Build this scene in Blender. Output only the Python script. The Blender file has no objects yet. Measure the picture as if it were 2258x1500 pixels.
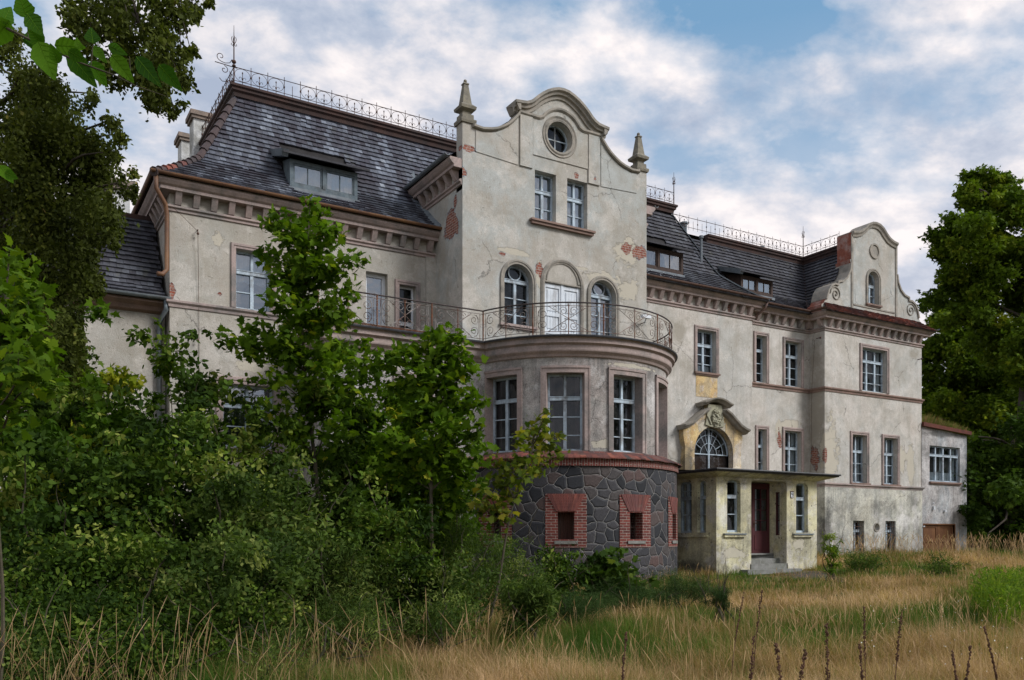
import bpy, math, random
import numpy as np
from mathutils import Vector, Matrix, noise as mnoise
from mathutils.geometry import tessellate_polygon
random.seed(7); rng = np.random.default_rng(11)
R = math.radians; PI = math.pi
S = bpy.context.scene; COL = S.collection

# ------------------------------------------------------------ camera
cam = bpy.data.cameras.new('camera'); co = bpy.data.objects.new('camera', cam); COL.objects.link(co)
cam.lens = 30.53; cam.sensor_width = 36; cam.shift_y = 0.1922; cam.clip_end = 3000; cam.clip_start = .05
co.location = (0, 0, 1.25); co.rotation_euler = (R(90), 0, R(-31)); S.camera = co
# ------------------------------------------------------------ sky, sun, exposure
SUN_EL, SUN_AZ = 38, 142            # azimuth from +Y towards +X
w = bpy.data.worlds.new('World'); S.world = w; w.use_nodes = True
def build_world():
    nt = w.node_tree; N = nt.nodes; L = nt.links; N.clear()
    out = N.new('ShaderNodeOutputWorld'); bg = N.new('ShaderNodeBackground'); bg.inputs[1].default_value = 0.1
    sky = N.new('ShaderNodeTexSky'); sky.sky_type = 'NISHITA'; sky.sun_disc = False
    sky.sun_elevation = R(SUN_EL); sky.sun_rotation = R(SUN_AZ); sky.air_density = 1.2; sky.dust_density = 1.5
    tc = N.new('ShaderNodeTexCoord'); sep = N.new('ShaderNodeSeparateXYZ'); L.new(tc.outputs['Generated'], sep.inputs[0])
    def M(op, a, b=None, c=None, clamp=False):
        n = N.new('ShaderNodeMath'); n.operation = op; n.use_clamp = clamp
        for i, v in enumerate((a, b, c)):
            if v is None: continue
            if isinstance(v, (int, float)): n.inputs[i].default_value = v
            else: L.new(v, n.inputs[i])
        return n.outputs[0]
    z = M('ADD', M('MAXIMUM', sep.outputs[2], 0.0), 0.34)
    cx = M('DIVIDE', sep.outputs[0], z); cy = M('DIVIDE', sep.outputs[1], z)
    cmb = N.new('ShaderNodeCombineXYZ'); L.new(cx, cmb.inputs[0]); L.new(cy, cmb.inputs[1])
    m0 = N.new('ShaderNodeMapping'); m0.inputs['Rotation'].default_value = (0, 0, R(17.6)); L.new(cmb.outputs[0], m0.inputs[0])
    mp = N.new('ShaderNodeMapping'); L.new(m0.outputs[0], mp.inputs[0])
    mp.inputs['Rotation'].default_value = (0, 0, R(24)); mp.inputs['Scale'].default_value = (1.45, 1.75, 1); mp.inputs['Location'].default_value = (3.4, 1.1, 0)
    def NZ(scale, det, rough, loc=0):
        n = N.new('ShaderNodeTexNoise'); n.inputs['Scale'].default_value = scale; n.inputs['Detail'].default_value = det
        n.inputs['Roughness'].default_value = rough; n.noise_dimensions = '4D'; n.inputs['W'].default_value = loc
        n.inputs['Distortion'].default_value = .1
        L.new(mp.outputs[0], n.inputs['Vector']); return n.outputs[0]
    def RAMP(f, stops):
        n = N.new('ShaderNodeValToRGB'); L.new(f, n.inputs[0]); e = n.color_ramp.elements
        e[0].position, e[0].color = stops[0][0], (*stops[0][1], 1); e[1].position, e[1].color = stops[-1][0], (*stops[-1][1], 1)
        for p, c in stops[1:-1]:
            x = e.new(p); x.color = (*c, 1)
        return n.outputs[0]
    cover = RAMP(M('ADD', M('MULTIPLY', NZ(1.3, 3, .5, 6.2), .5), M('MULTIPLY', NZ(3.9, 9, .56, 2.0), .45)), [(.395, (0, 0, 0)), (.495, (1, 1, 1))])
    body = RAMP(M('ADD', M('MULTIPLY', NZ(2.6, 3, .5, 9.3), .45), M('MULTIPLY', NZ(6.0, 10, .6, 1.3), .55)), [(.39, (2.5, 3.0, 3.95)), (.455, (3.6, 3.95, 4.7)), (.51, (5.2, 5.1, 5.4)), (.575, (6.9, 6.4, 6.3))])
    blue = N.new('ShaderNodeMix'); blue.data_type = 'RGBA'; blue.inputs[0].default_value = .7
    L.new(sky.outputs[0], blue.inputs[6]); blue.inputs[7].default_value = (1.25, 2.6, 4.1, 1)
    # warm pale band low over the horizon
    hz = RAMP(sep.outputs[2], [(.0, (1, 1, 1)), (.5, (0, 0, 0))])
    mx = N.new('ShaderNodeMix'); mx.data_type = 'RGBA'
    cv = M('ADD', cover, M('MULTIPLY', hz, .55), clamp=True)
    L.new(cv, mx.inputs[0]); L.new(blue.outputs[2], mx.inputs[6]); L.new(body, mx.inputs[7])
    mh = N.new('ShaderNodeMix'); mh.data_type = 'RGBA'; L.new(M('MULTIPLY', hz, .55), mh.inputs[0])
    L.new(mx.outputs[2], mh.inputs[6]); mh.inputs[7].default_value = (6.3, 6.0, 6.2, 1)
    L.new(mh.outputs[2], bg.inputs[0]); L.new(bg.outputs[0], out.inputs[0])
build_world()
sl = bpy.data.lights.new('sun', 'SUN'); so = bpy.data.objects.new('sun', sl); COL.objects.link(so)
sl.energy = 2.1; sl.angle = R(22); sl.color = (1, .99, .985)
sd = Vector((math.sin(R(SUN_AZ))*math.cos(R(SUN_EL)), math.cos(R(SUN_AZ))*math.cos(R(SUN_EL)), math.sin(R(SUN_EL))))
so.rotation_euler = sd.to_track_quat('Z', 'Y').to_euler()
S.view_settings.view_transform = 'Standard'; S.view_settings.look = 'None'; S.view_settings.exposure = 0.62; S.view_settings.gamma = 1

# ------------------------------------------------------------ helpers
def ground_z(x, y):
    d = x*.515 + y*.857
    z = float(np.interp(d, [-20, 0, 10, 26, 37, 60, 400], [-.35, -.32, -.3, 0, .45, .6, .6]))
    return z + .05*mnoise.noise(Vector((x*.35, y*.35, 0)))
def tag(o, label=None, cat=None, group=None, kind=None):
    for k, v in (('label', label), ('category', cat), ('group', group), ('kind', kind)):
        if v: o[k] = v
    return o
def thing(name, loc, label, cat, group=None):
    o = bpy.data.objects.new(name, None); COL.objects.link(o); o.location = loc; o.empty_display_size = .2
    return tag(o, label, cat, group)
def child(o, parent):
    if parent is not None:
        o.parent = parent
        loc = Vector((0, 0, 0)); p = parent
        if parent.type == 'EMPTY': loc = Vector(parent.location)
        o.matrix_parent_inverse = Matrix.Translation(-loc)
    return o
class Frame:
    """wall frame: local (x along the wall, z up, d outwards)"""
    def __init__(s, o, ax, n): s.o, s.ax, s.n = Vector(o), Vector(ax), Vector(n)
    def __call__(s, x, z, d=0): return s.o + s.ax*x + Vector((0, 0, z)) + s.n*d
def front(Y): return Frame((0, Y, 0), (1, 0, 0), (0, -1, 0))
def left(X): return Frame((X, 0, 0), (0, 1, 0), (-1, 0, 0))
def right(X): return Frame((X, 0, 0), (0, 1, 0), (1, 0, 0))
class MB:
    def __init__(s): s.v = []; s.f = []; s.t = []
    def add(s, vs, fs, t=.5):
        b = len(s.v); s.v += [tuple(p) for p in vs]; s.f += [tuple(b+i for i in f) for f in fs]; s.t += [t]*len(vs)
    def quad(s, a, b, c, d, t=.5): s.add([a, b, c, d], [(0, 1, 2, 3)], t)
    def hexa(s, p, t=.5):  # 8 pts: bottom 4 ring, top 4 ring
        s.add(p, [(0, 1, 2, 3), (7, 6, 5, 4), (0, 4, 5, 1), (1, 5, 6, 2), (2, 6, 7, 3), (3, 7, 4, 0)], t)
    def box(s, F, x0, x1, z0, z1, d0, d1, t=.5):
        s.hexa([F(x0, z0, d0), F(x1, z0, d0), F(x1, z0, d1), F(x0, z0, d1), F(x0, z1, d0), F(x1, z1, d0), F(x1, z1, d1), F(x0, z1, d1)], t)
    def wbox(s, x0, x1, y0, y1, z0, z1, t=.5):
        s.hexa([(x0, y0, z0), (x1, y0, z0), (x1, y1, z0), (x0, y1, z0), (x0, y0, z1), (x1, y0, z1), (x1, y1, z1), (x0, y1, z1)], t)
    def tube(s, pts, r, n=5, closed=False, t=.5, cap=True):
        pts = [Vector(p) for p in pts]; m = len(pts); rs = r if isinstance(r, (list, tuple)) else [r]*m
        vs = []; prev = None
        for i, p in enumerate(pts):
            if closed: d = pts[(i+1) % m] - pts[i-1]
            else: d = pts[min(i+1, m-1)] - pts[max(i-1, 0)]
            if d.length < 1e-9: d = Vector((0, 0, 1))
            d.normalize()
            if prev is None:
                a = Vector((0, 0, 1)) if abs(d.z) < .9 else Vector((1, 0, 0))
                u = d.cross(a).normalized()
            else:
                u = (prev - d*prev.dot(d)); u = u.normalized() if u.length > 1e-6 else d.orthogonal().normalized()
            prev = u; v = d.cross(u)
            for k in range(n):
                a = 2*PI*k/n; vs.append(p + (u*math.cos(a) + v*math.sin(a))*rs[i])
        fs = []
        for i in range(m if closed else m-1):
            j = (i+1) % m
            for k in range(n): fs.append((i*n+k, i*n+(k+1) % n, j*n+(k+1) % n, j*n+k))
        if cap and not closed: fs += [tuple(range(n))[::-1], tuple((m-1)*n+k for k in range(n))]
        s.add(vs, fs, t)
    def sweep(s, F, x0, x1, prof, mL=0, mR=0, t=.5):
        """profile [(d,z)] extruded along a wall, ends mitred by mL/mR"""
        n = len(prof); a = [F(x0 - mL*d, z, d) for d, z in prof]; b = [F(x1 + mR*d, z, d) for d, z in prof]
        s.add(a+b, [(i, i+1, n+i+1, n+i) for i in range(n-1)] + [(n-1, 0, n, 2*n-1)] + [tuple(range(n)), tuple(range(2*n-1, n-1, -1))], t)
    def path(s, F, pts, prof, closed=False, t=.5):
        """pts in wall plane (x,z); profile [(off, d)] off = outwards from the path in-plane"""
        m = len(pts); n = len(prof); vs = []
        P2 = [Vector((p[0], p[1])) for p in pts]
        for i in range(m):
            if closed: a, b = P2[i-1], P2[(i+1) % m]
            else: a, b = P2[max(i-1, 0)], P2[min(i+1, m-1)]
            if closed or 0 < i < m-1:
                e1 = (P2[i]-P2[i-1]).normalized(); e2 = (P2[(i+1) % m]-P2[i]).normalized()
                n1 = Vector((-e1.y, e1.x)); n2 = Vector((-e2.y, e2.x)); nn = n1+n2
                nn = nn.normalized() if nn.length > 1e-6 else n1
                k = 1/max(.4, nn.dot(n1)); nn = nn*k
            else:
                e = (b-a).normalized(); nn = Vector((-e.y, e.x))
            for off, d in prof:
                q = P2[i] + nn*off; vs.append(F(q.x, q.y, d))
        fs = []
        for i in range(m if closed else m-1):
            j = (i+1) % m
            for k in range(n): fs.append((i*n+k, i*n+(k+1) % n, j*n+(k+1) % n, j*n+k))
        if not closed: fs += [tuple(range(n)), tuple((m-1)*n+k for k in range(n))]
        s.add(vs, fs, t)
    def poly(s, F, outer, holes=(), d=0, reveal=0, redge=True, t=.5):
        """flat wall face with holes; reveal = depth of the jambs going inwards"""
        loops = [[Vector((x, z, 0)) for x, z in outer]] + [[Vector((x, z, 0)) for x, z in h] for h in holes]
        tri = tessellate_polygon(loops); flat = [p for l in loops for p in l]
        s.add([F(p.x, p.y, d) for p in flat], [tuple(x) for x in tri], t)
        if reveal:
            for l in (loops[1:] if not redge else loops[1:]):
                for i in range(len(l)):
                    a, b = l[i], l[(i+1) % len(l)]
                    s.quad(F(a.x, a.y, d), F(b.x, b.y, d), F(b.x, b.y, d-reveal), F(a.x, a.y, d-reveal), t)
    def slab(s, F, outer, d0, d1, holes=(), t=.5):
        for d in (d0, d1): s.poly(F, outer, holes, d, t=t)
        for l in [outer]+list(holes):
            for i in range(len(l)):
                a, b = l[i], l[(i+1) % len(l)]
                s.quad(F(*a, d0), F(*b, d0), F(*b, d1), F(*a, d1), t)
    def build(s, name, mat, parent=None, smooth=False):
        me = bpy.data.meshes.new(name); me.from_pydata(s.v, [], s.f); me.materials.append(mat)
        at = me.attributes.new('tint', 'FLOAT', 'POINT'); at.data.foreach_set('value', np.array(s.t, dtype=np.float32))
        if smooth: me.polygons.foreach_set('use_smooth', [True]*len(me.polygons))
        me.update(); o = bpy.data.objects.new(name, me); COL.objects.link(o)
        return child(o, parent)
def rect(x0, x1, z0, z1): return [(x0, z0), (x1, z0), (x1, z1), (x0, z1)]
def arch(cx, r, z0, zs, n=14):  # counter-clockwise
    return [(cx-r, z0), (cx+r, z0)] + [(cx+r*math.cos(PI*i/n), zs+r*math.sin(PI*i/n)) for i in range(n+1)]
def circ(cx, cz, r, n=28): return [(cx+r*math.cos(2*PI*i/n), cz+r*math.sin(2*PI*i/n)) for i in range(n)]

# ------------------------------------------------------------ materials
class NT:
    def __init__(s, name):
        s.m = bpy.data.materials.new(name); s.m.use_nodes = True; s.t = s.m.node_tree; s.N = s.t.nodes; s.L = s.t.links; s.N.clear()
        s.out = s.N.new('ShaderNodeOutputMaterial'); s.tc = s.N.new('ShaderNodeTexCoord'); s.obj = s.tc.outputs['Object']
    def lk(s, v, i):
        if isinstance(v, (int, float)): i.default_value = v
        elif isinstance(v, tuple): i.default_value = v if len(v) != 3 or i.type != 'RGBA' else (*v, 1)
        else: s.L.new(v, i)
    def math(s, op, a, b=None, c=None, clamp=False):
        n = s.N.new('ShaderNodeMath'); n.operation = op; n.use_clamp = clamp
        for i, v in enumerate((a, b, c)):
            if v is not None: s.lk(v, n.inputs[i])
        return n.outputs[0]
    def map(s, vec=None, scale=(1, 1, 1), loc=(0, 0, 0), rot=(0, 0, 0)):
        n = s.N.new('ShaderNodeMapping'); s.L.new(vec or s.obj, n.inputs[0]); n.inputs['Scale'].default_value = scale
        n.inputs['Location'].default_value = loc; n.inputs['Rotation'].default_value = rot; return n.outputs[0]
    def noise(s, scale=5, det=4, rough=.55, vec=None, dist=0):
        n = s.N.new('ShaderNodeTexNoise'); s.L.new(vec or s.obj, n.inputs['Vector']); n.inputs['Scale'].default_value = scale
        n.inputs['Detail'].default_value = det; n.inputs['Roughness'].default_value = rough; n.inputs['Distortion'].default_value = dist; return n
    def ramp(s, f, stops, const=False):
        n = s.N.new('ShaderNodeValToRGB'); s.L.new(f, n.inputs[0]); e = n.color_ramp.elements
        if const: n.color_ramp.interpolation = 'CONSTANT'
        def c4(c): return (c, c, c, 1) if isinstance(c, (int, float)) else (*c, 1)
        e[0].position, e[0].color = stops[0][0], c4(stops[0][1]); e[1].position, e[1].color = stops[-1][0], c4(stops[-1][1])
        for p, c in stops[1:-1]: e.new(p).color = c4(c)
        return n.outputs[0]
    def mix(s, f, a, b, mode='MIX'):
        n = s.N.new('ShaderNodeMix'); n.data_type = 'RGBA'; n.blend_type = mode
        s.lk(f, n.inputs[0]); s.lk(a, n.inputs[6]); s.lk(b, n.inputs[7]); return n.outputs[2]
    def attr(s, name='tint'):
        n = s.N.new('ShaderNodeAttribute'); n.attribute_name = name; return n.outputs['Fac']
    def bump(s, h, dist=.01, strength=1.0, normal=None):
        n = s.N.new('ShaderNodeBump'); n.inputs['Distance'].default_value = dist; n.inputs['Strength'].default_value = strength
        s.L.new(h, n.inputs['Height'])
        if normal is not None: s.L.new(normal, n.inputs['Normal'])
        return n.outputs[0]
    def principled(s, col, rough=.85, bump=None, spec=.3, metal=0):
        b = s.N.new('ShaderNodeBsdfPrincipled'); s.lk(col, b.inputs['Base Color']); s.lk(rough, b.inputs['Roughness'])
        b.inputs['Specular IOR Level'].default_value = spec; b.inputs['Metallic'].default_value = metal
        if bump is not None: s.L.new(bump, b.inputs['Normal'])
        return b.outputs[0]
    def done(s, sh): s.L.new(sh, s.out.inputs[0]); return s.m

def brick_tex(n, axis='x', scale=1.0, mortar=(.42, .38, .33)):
    """brick pattern in the wall's plane (object X or Y against Z)"""
    sep = n.N.new('ShaderNodeSeparateXYZ'); n.L.new(n.obj, sep.inputs[0])
    cmb = n.N.new('ShaderNodeCombineXYZ')
    n.L.new(n.math('ADD', sep.outputs[0], sep.outputs[1]), cmb.inputs[0]); n.L.new(sep.outputs[2], cmb.inputs[1])
    b = n.N.new('ShaderNodeTexBrick'); n.L.new(cmb.outputs[0], b.inputs['Vector']); b.inputs['Scale'].default_value = 4.0*scale
    b.inputs['Color1'].default_value = (.30, .085, .05, 1); b.inputs['Color2'].default_value = (.20, .055, .04, 1); b.inputs['Mortar'].default_value = (*mortar, 1)
    b.inputs['Mortar Size'].default_value = .03; b.inputs['Brick Width'].default_value = 1.0; b.inputs['Row Height'].default_value = .31
    b.inputs['Bias'].default_value = .1
    return b
def m_stucco(name, a, b, green=.35, cool=.0, pits=.45, patches=(), stains_shade=(), yellow=None, light=(), rough_scale=1):
    n = NT(name)
    big = n.noise(.38, 5, .6); mid = n.noise(1.7, 6, .65, dist=.4); fine = n.noise(38, 3, .6); grit = n.noise(170, 2, .5)
    col = n.mix(n.ramp(big.outputs[0], [(.35, 0), (.65, 1)]), a, b)
    col = n.mix(n.math('MULTIPLY', n.ramp(mid.outputs[0], [(.47, 0), (.60, 1)]), green), col, (.24, .25, .225))
    mid2 = n.noise(.75, 7, .7, vec=n.map(loc=(31, 14, 2)), dist=.6); col = n.mix(n.math('MULTIPLY', n.ramp(mid2.outputs[0], [(.46, 0), (.54, 1)]), .35), col, (.21, .205, .195))
    # rain streaks with a shape of their own
    st = n.noise(1.0, 6, .7, vec=n.map(scale=(2.6, 2.6, .22)))
    col = n.mix(n.math('MULTIPLY', n.ramp(st.outputs[0], [(.50, 0), (.72, 1)]), .42), col, (.16, .155, .14))
    st2 = n.noise(1.0, 5, .65, vec=n.map(scale=(7.5, 7.5, .5), loc=(2, 8, 3))); gt = n.noise(.6, 4, .6, vec=n.map(loc=(20, 3, 1)))
    col = n.mix(n.math('MULTIPLY', n.math('MULTIPLY', n.ramp(st2.outputs[0], [(.46, 0), (.62, 1)]), n.ramp(gt.outputs[0], [(.42, 0), (.62, 1)])), .5), col, (.13, .125, .12))
    if cool:
        cl = n.noise(.55, 6, .68, vec=n.map(loc=(9, 17, 5), scale=(1, 1, .7)), dist=.5); col = n.mix(n.math('MULTIPLY', n.ramp(cl.outputs[0], [(.44, 0), (.56, 1)]), cool), col, (.28, .36, .415))
    pale = n.noise(.9, 7, .72, vec=n.map(loc=(11, 4, 7)))
    col = n.mix(n.math('MULTIPLY', n.ramp(pale.outputs[0], [(.51, 0), (.57, 1)]), .5), col, (.58, .555, .54))
    col = n.mix(.34, col, n.ramp(fine.outputs[0], [(.3, .05), (.75, .95)]), 'OVERLAY')
    col = n.mix(.18, col, n.ramp(grit.outputs[0], [(.3, 0), (.7, 1)]), 'OVERLAY')
    fb = n.noise(1.15, 10, .78, vec=n.map(loc=(5, 12, 9)), dist=.3); col = n.mix(.55, col, n.ramp(fb.outputs[0], [(.36, .12), (.62, .86)]), 'OVERLAY')
    pt_ = n.noise(11, 2, .5, vec=n.map(loc=(8, 1, 2), scale=(1, 1, .7))); pg = n.noise(1.3, 3, .6, vec=n.map(loc=(2, 2, 8)))
    pit = n.math('MULTIPLY', n.ramp(pt_.outputs[0], [(.665, 0), (.69, 1)]), n.ramp(pg.outputs[0], [(.40, .15), (.55, 1)])); col = n.mix(n.math('MULTIPLY', pit, pits), col, (.09, .08, .065))
    height = n.math('SUBTRACT', n.math('ADD', n.math('MULTIPLY', fine.outputs[0], .5), n.math('MULTIPLY', grit.outputs[0], .35)), n.math('MULTIPLY', pit, .5))
    wob = n.noise(2.2, 6, .68, vec=n.map(loc=(3, 9, 2)))
    wob2 = n.noise(9, 5, .7, vec=n.map(loc=(1, 6, 4))); wobv = n.math('ADD', n.math('SUBTRACT', wob.outputs[0], .5), n.math('MULTIPLY', n.math('SUBTRACT', wob2.outputs[0], .5), .35))
    def field(lst):
        acc = None
        for (x, y, z, rx, rz) in lst:
            v = n.N.new('ShaderNodeVectorMath'); v.operation = 'LENGTH'
            n.L.new(n.map(loc=(-x/rx, -y/rx, -z/rz), scale=(1/rx, 1/rx, 1/rz)), v.inputs[0])
            acc = v.outputs['Value'] if acc is None else n.math('MINIMUM', acc, v.outputs['Value'])
        return acc
    if stains_shade:
        f = n.math('ADD', field(stains_shade), n.math('MULTIPLY', wobv, 2.2))
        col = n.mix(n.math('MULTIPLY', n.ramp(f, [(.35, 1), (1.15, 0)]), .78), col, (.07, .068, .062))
    if light:
        f = n.math('ADD', field(light), n.math('MULTIPLY', wobv, 3.0))
        m = n.ramp(f, [(.93, 1), (.97, 0)]); col = n.mix(n.math('MULTIPLY', m, .85), col, (.50, .46, .37))
        edge = n.ramp(f, [(.90, 0), (.955, 1), (1.0, 0)]); col = n.mix(n.math('MULTIPLY', edge, .6), col, (.05, .045, .04))
        height = n.math('SUBTRACT', height, n.math('MULTIPLY', m, 1.2))
    if patches:
        f = n.math('ADD', field(patches), n.math('MULTIPLY', wobv, 2.6))
        m = n.ramp(f, [(.90, 1), (.93, 0)]); bt = brick_tex(n)
        bn = n.noise(14, 3, .7)
        bc = n.mix(n.math('MULTIPLY', n.ramp(bn.outputs[0], [(.45, 0), (.65, 1)]), .5), bt.outputs[0], (.45, .36, .29))
        rim = n.ramp(f, [(.88, 0), (1.0, 1), (1.12, 0)]); col = n.mix(n.math('MULTIPLY', rim, .55), col, (.50, .45, .36))
        col = n.mix(m, col, bc)
        dk = n.ramp(f, [(.86, 0), (.90, 1), (.93, 0)]); col = n.mix(n.math('MULTIPLY', dk, .55), col, (.04, .03, .025))
        height = n.math('SUBTRACT', height, n.math('MULTIPLY', m, 2.2))
        height = n.math('ADD', height, n.math('MULTIPLY', n.math('MULTIPLY', m, bt.outputs[1]), -.8))
    # hairline cracks
    vo = n.N.new('ShaderNodeTexVoronoi'); vo.feature = 'DISTANCE_TO_EDGE'; vo.inputs['Scale'].default_value = .55
    wv = n.noise(1.5, 5, .7); mv = n.N.new('ShaderNodeMix'); mv.data_type = 'VECTOR'; mv.inputs[0].default_value = .35
    n.L.new(n.obj, mv.inputs[4]); n.L.new(wv.outputs[1], mv.inputs[5]); n.L.new(mv.outputs[1], vo.inputs['Vector'])
    gate = n.noise(.8, 2, .5, vec=n.map(loc=(5, 5, 5)))
    ck = n.math('MULTIPLY', n.ramp(vo.outputs[0], [(.0, 1), (.006, 0)]), n.ramp(gate.outputs[0], [(.5, 0), (.56, 1)]))
    col = n.mix(n.math('MULTIPLY', ck, .7), col, (.06, .055, .05))
    return n.done(n.principled(col, .93, n.bump(height, .02, .9), .2))

def m_simple(name, a, b, scale=6, rough=.8, bump=.004, spec=.3, metal=0, streak=(1, 1, 1), lo=.35, hi=.65, dirt=None, dirt_amt=.5):
    n = NT(name); f = n.noise(scale, 6, .65, vec=n.map(scale=streak)); col = n.mix(n.ramp(f.outputs[0], [(lo, 0), (hi, 1)]), a, b)
    if dirt:
        d = n.noise(scale*.35, 6, .7, vec=n.map(loc=(4, 2, 9), scale=streak)); col = n.mix(n.math('MULTIPLY', n.ramp(d.outputs[0], [(.48, 0), (.64, 1)]), dirt_amt), col, dirt)
    g = n.noise(scale*9, 3, .6)
    col = n.mix(.2, col, n.ramp(g.outputs[0], [(.3, .1), (.7, .9)]), 'OVERLAY')
    return n.done(n.principled(col, rough, n.bump(n.math('ADD', f.outputs[0], g.outputs[0]), bump, .7), spec, metal))

M = {}
M['wall_a'] = m_stucco('stucco_grey_beige', (.375, .32, .30), (.225, .212, .21), .5, .3,
    patches=[(4.1, 24.3, 7.75, .10, .2), (5.35, 24.3, 7.85, .06, .06)], light=[(6.4, 24.3, 5.95, .8, .12), (5.3, 24.3, 9.3, .2, .2), (7.0, 24.3, 7.7, .9, .06)])
M['wall_g'] = m_stucco('stucco_grey_tower', (.37, .345, .34), (.22, .24, .262), .36, .85,
    patches=[(11.8, 23.15, 10.55, .42, .42), (11.8, 22.9, 11.2, .1, .2), (12.0, 22.44, 12.62, .30, .11), (18.45, 22.44, 10.62, .34, .22), (17.85, 22.44, 10.7, .2, .2),
             (13.15, 22.44, 9.72, .14, .07), (14.5, 22.44, 9.42, .16, .2), (15.85, 22.44, 12.65, .08, .1), (16.55, 22.44, 12.75, .06, .2), (11.8, 22.5, 11.9, .16, .22)],
    light=[(13.6, 22.44, 9.85, .6, .10), (16.9, 22.44, 9.55, .9, .22), (17.9, 22.44, 9.35, .5, .35), (14.5, 22.44, 9.2, .16, .4), (17.85, 22.44, 10.6, .45, .4), (15.9, 22.44, 9.75, .5, .07)])
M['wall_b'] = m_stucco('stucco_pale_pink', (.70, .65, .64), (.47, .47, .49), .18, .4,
    patches=[(29.8, 24.8, 4.6, .24, .5), (29.85, 24.3, 4.6, .12, .3), (28.0, 25.1, 5.35, .14, .4), (24.75, 24.7, 10.15, .1, .2)],
    light=[(30.2, 24.3, 4.7, .42, 1.4), (28.8, 25.1, 5.95, .6, .22), (34.9, 24.3, 4.8, .35, .6), (35.6, 24.3, 4.5, .25, .9), (28.0, 25.1, 5.6, .2, .5)],
    stains_shade=[(29.8, 24.75, 6.4, .62, 4.2), (20.9, 24.7, 6.0, .62, 3.2), (21.5, 24.7, 4.0, .9, .9), (26.3, 25.1, 8.6, .25, 1.2), (22.2, 24.7, 8.9, .5, .7), (35.8, 24.3, 9.5, .5, .35), (29.8, 24.8, 3.6, .5, .7)])  # streak beside the bay mixes damp stain with shade put into the colour
M['wall_base'] = m_stucco('stucco_yellow_base', (.57, .54, .44), (.47, .455, .39), .2, .1, .8, stains_shade=[(29.9, 24.3, 1.5, .35, 1.3), (33, 24.3, .5, 3, .35)])
M['wall_bay'] = m_stucco('stucco_bay', (.45, .385, .345), (.33, .30, .275), .4, .06, light=[(15.6, 19.1, 6.05, .9, .06), (17.3, 19.8, 5.6, .14, .3), (17.2, 19.8, 3.75, .3, .15), (14.6, 19.3, 3.8, .4, .14)])
M['porch'] = m_stucco('stucco_cream_porch', (.66, .61, .38), (.58, .53, .34), .06, 0, 1.0,
    patches=[], light=[(20.3, 20, .7, .5, .16), (23.3, 20, 1.0, .3, .2)], stains_shade=[(19.48, 21.0, .2, 1.4, .3), (21.8, 20, 3.3, 2.8, .08)])
M['ochre'] = m_stucco('stucco_ochre_portal', (.66, .47, .21), (.60, .44, .22), .05, 0, light=[(23.1, 24.4, 5.45, .25, .22), (24.1, 24.4, 5.42, .2, .2)], stains_shade=[(22.35, 24.4, 3.9, .3, .8)])
M['annex'] = m_stucco('stucco_annex', (.50, .455, .435), (.40, .38, .37), .25, .3, stains_shade=[(38, 24.3, 6.0, 2.5, .15)])
M['pink'] = m_simple('trim_pink_plaster', (.40, .31, .28), (.29, .235, .215), 2.2, .9, .004, .2, dirt=(.17, .165, .155), dirt_amt=.85)
M['brown'] = m_simple('trim_brown_plaster', (.22, .145, .12), (.27, .185, .15), 4, .9, .004, .2, dirt=(.12, .10, .085))
M['grey_trim'] = m_simple('trim_grey_plaster', (.34, .30, .25), (.25, .235, .205), 5, .92, .005, .2, dirt=(.12, .115, .10), dirt_amt=.6)
M['stone'] = m_simple('pinnacle_stone', (.17, .155, .13), (.25, .225, .17), 7, .95, .01, .2, dirt=(.08, .08, .065))
M['cartouche'] = m_simple('carved_stone', (.40, .38, .27), (.30, .29, .22), 9, .95, .01, .2, dirt=(.10, .10, .07))
M['rust'] = m_simple('iron_rusty', (.030, .022, .02), (.10, .045, .028), 7, .8, .002, .3)
M['rail'] = m_simple('iron_peeling_white', (.07, .045, .035), (.33, .30, .28), 5, .8, .002, .3, lo=.42, hi=.56, dirt=(.16, .06, .03), dirt_amt=.7)
M['railtop'] = m_simple('iron_dark', (.035, .03, .03), (.07, .05, .045), 7, .7, .002, .3)
M['gutter_o'] = m_simple('gutter_ochre_brown', (.20, .10, .04), (.13, .06, .035), 3, .6, .002, .4, dirt=(.07, .04, .03))
M['gutter_g'] = m_simple('gutter_zinc', (.14, .165, .18), (.20, .22, .23), 4, .5, .002, .4, .4, dirt=(.09, .08, .07))
M['gutter_d'] = m_simple('gutter_dark_rust', (.085, .05, .04), (.14, .075, .05), 3, .7, .002, .3, dirt=(.05, .04, .035))
M['flash'] = m_simple('lead_flashing', (.12, .145, .165), (.19, .21, .225), 4, .6, .003, .3, dirt=(.07, .08, .09))
M['tar'] = m_simple('tarred_edge', (.018, .018, .02), (.05, .05, .055), 6, .55, .003, .4)
M['crest'] = m_simple('ridge_cornice', (.035, .022, .02), (.065, .034, .027), 2.5, .8, .004, .3, dirt=(.035, .03, .028))
M['whitedoor'] = m_simple('door_paint_white', (.66, .70, .74), (.56, .60, .64), 9, .7, .004, .3, streak=(1, 1, .3), dirt=(.20, .18, .16), dirt_amt=.5)
M['paint'] = m_simple('window_paint_white', (.48, .57, .64), (.34, .41, .47), 9, .7, .003, .3, streak=(1, 1, .6), dirt=(.16, .15, .14), dirt_amt=.75)
M['pvc'] = m_simple('white_frame', (.68, .70, .72), (.6, .63, .66), 4, .45, .001, .4)
M['bluewood'] = m_simple('dormer_blue_wood', (.085, .115, .135), (.14, .17, .185), 9, .8, .003, .3, dirt=(.05, .045, .04))
M['darkwood'] = m_simple('dormer_dark_wood', (.04, .026, .022), (.07, .045, .035), 9, .8, .003, .3)
M['doorwood'] = m_simple('annex_door_wood', (.20, .09, .035), (.13, .055, .025), 6, .7, .004, .3, streak=(1, 1, .15))
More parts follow.
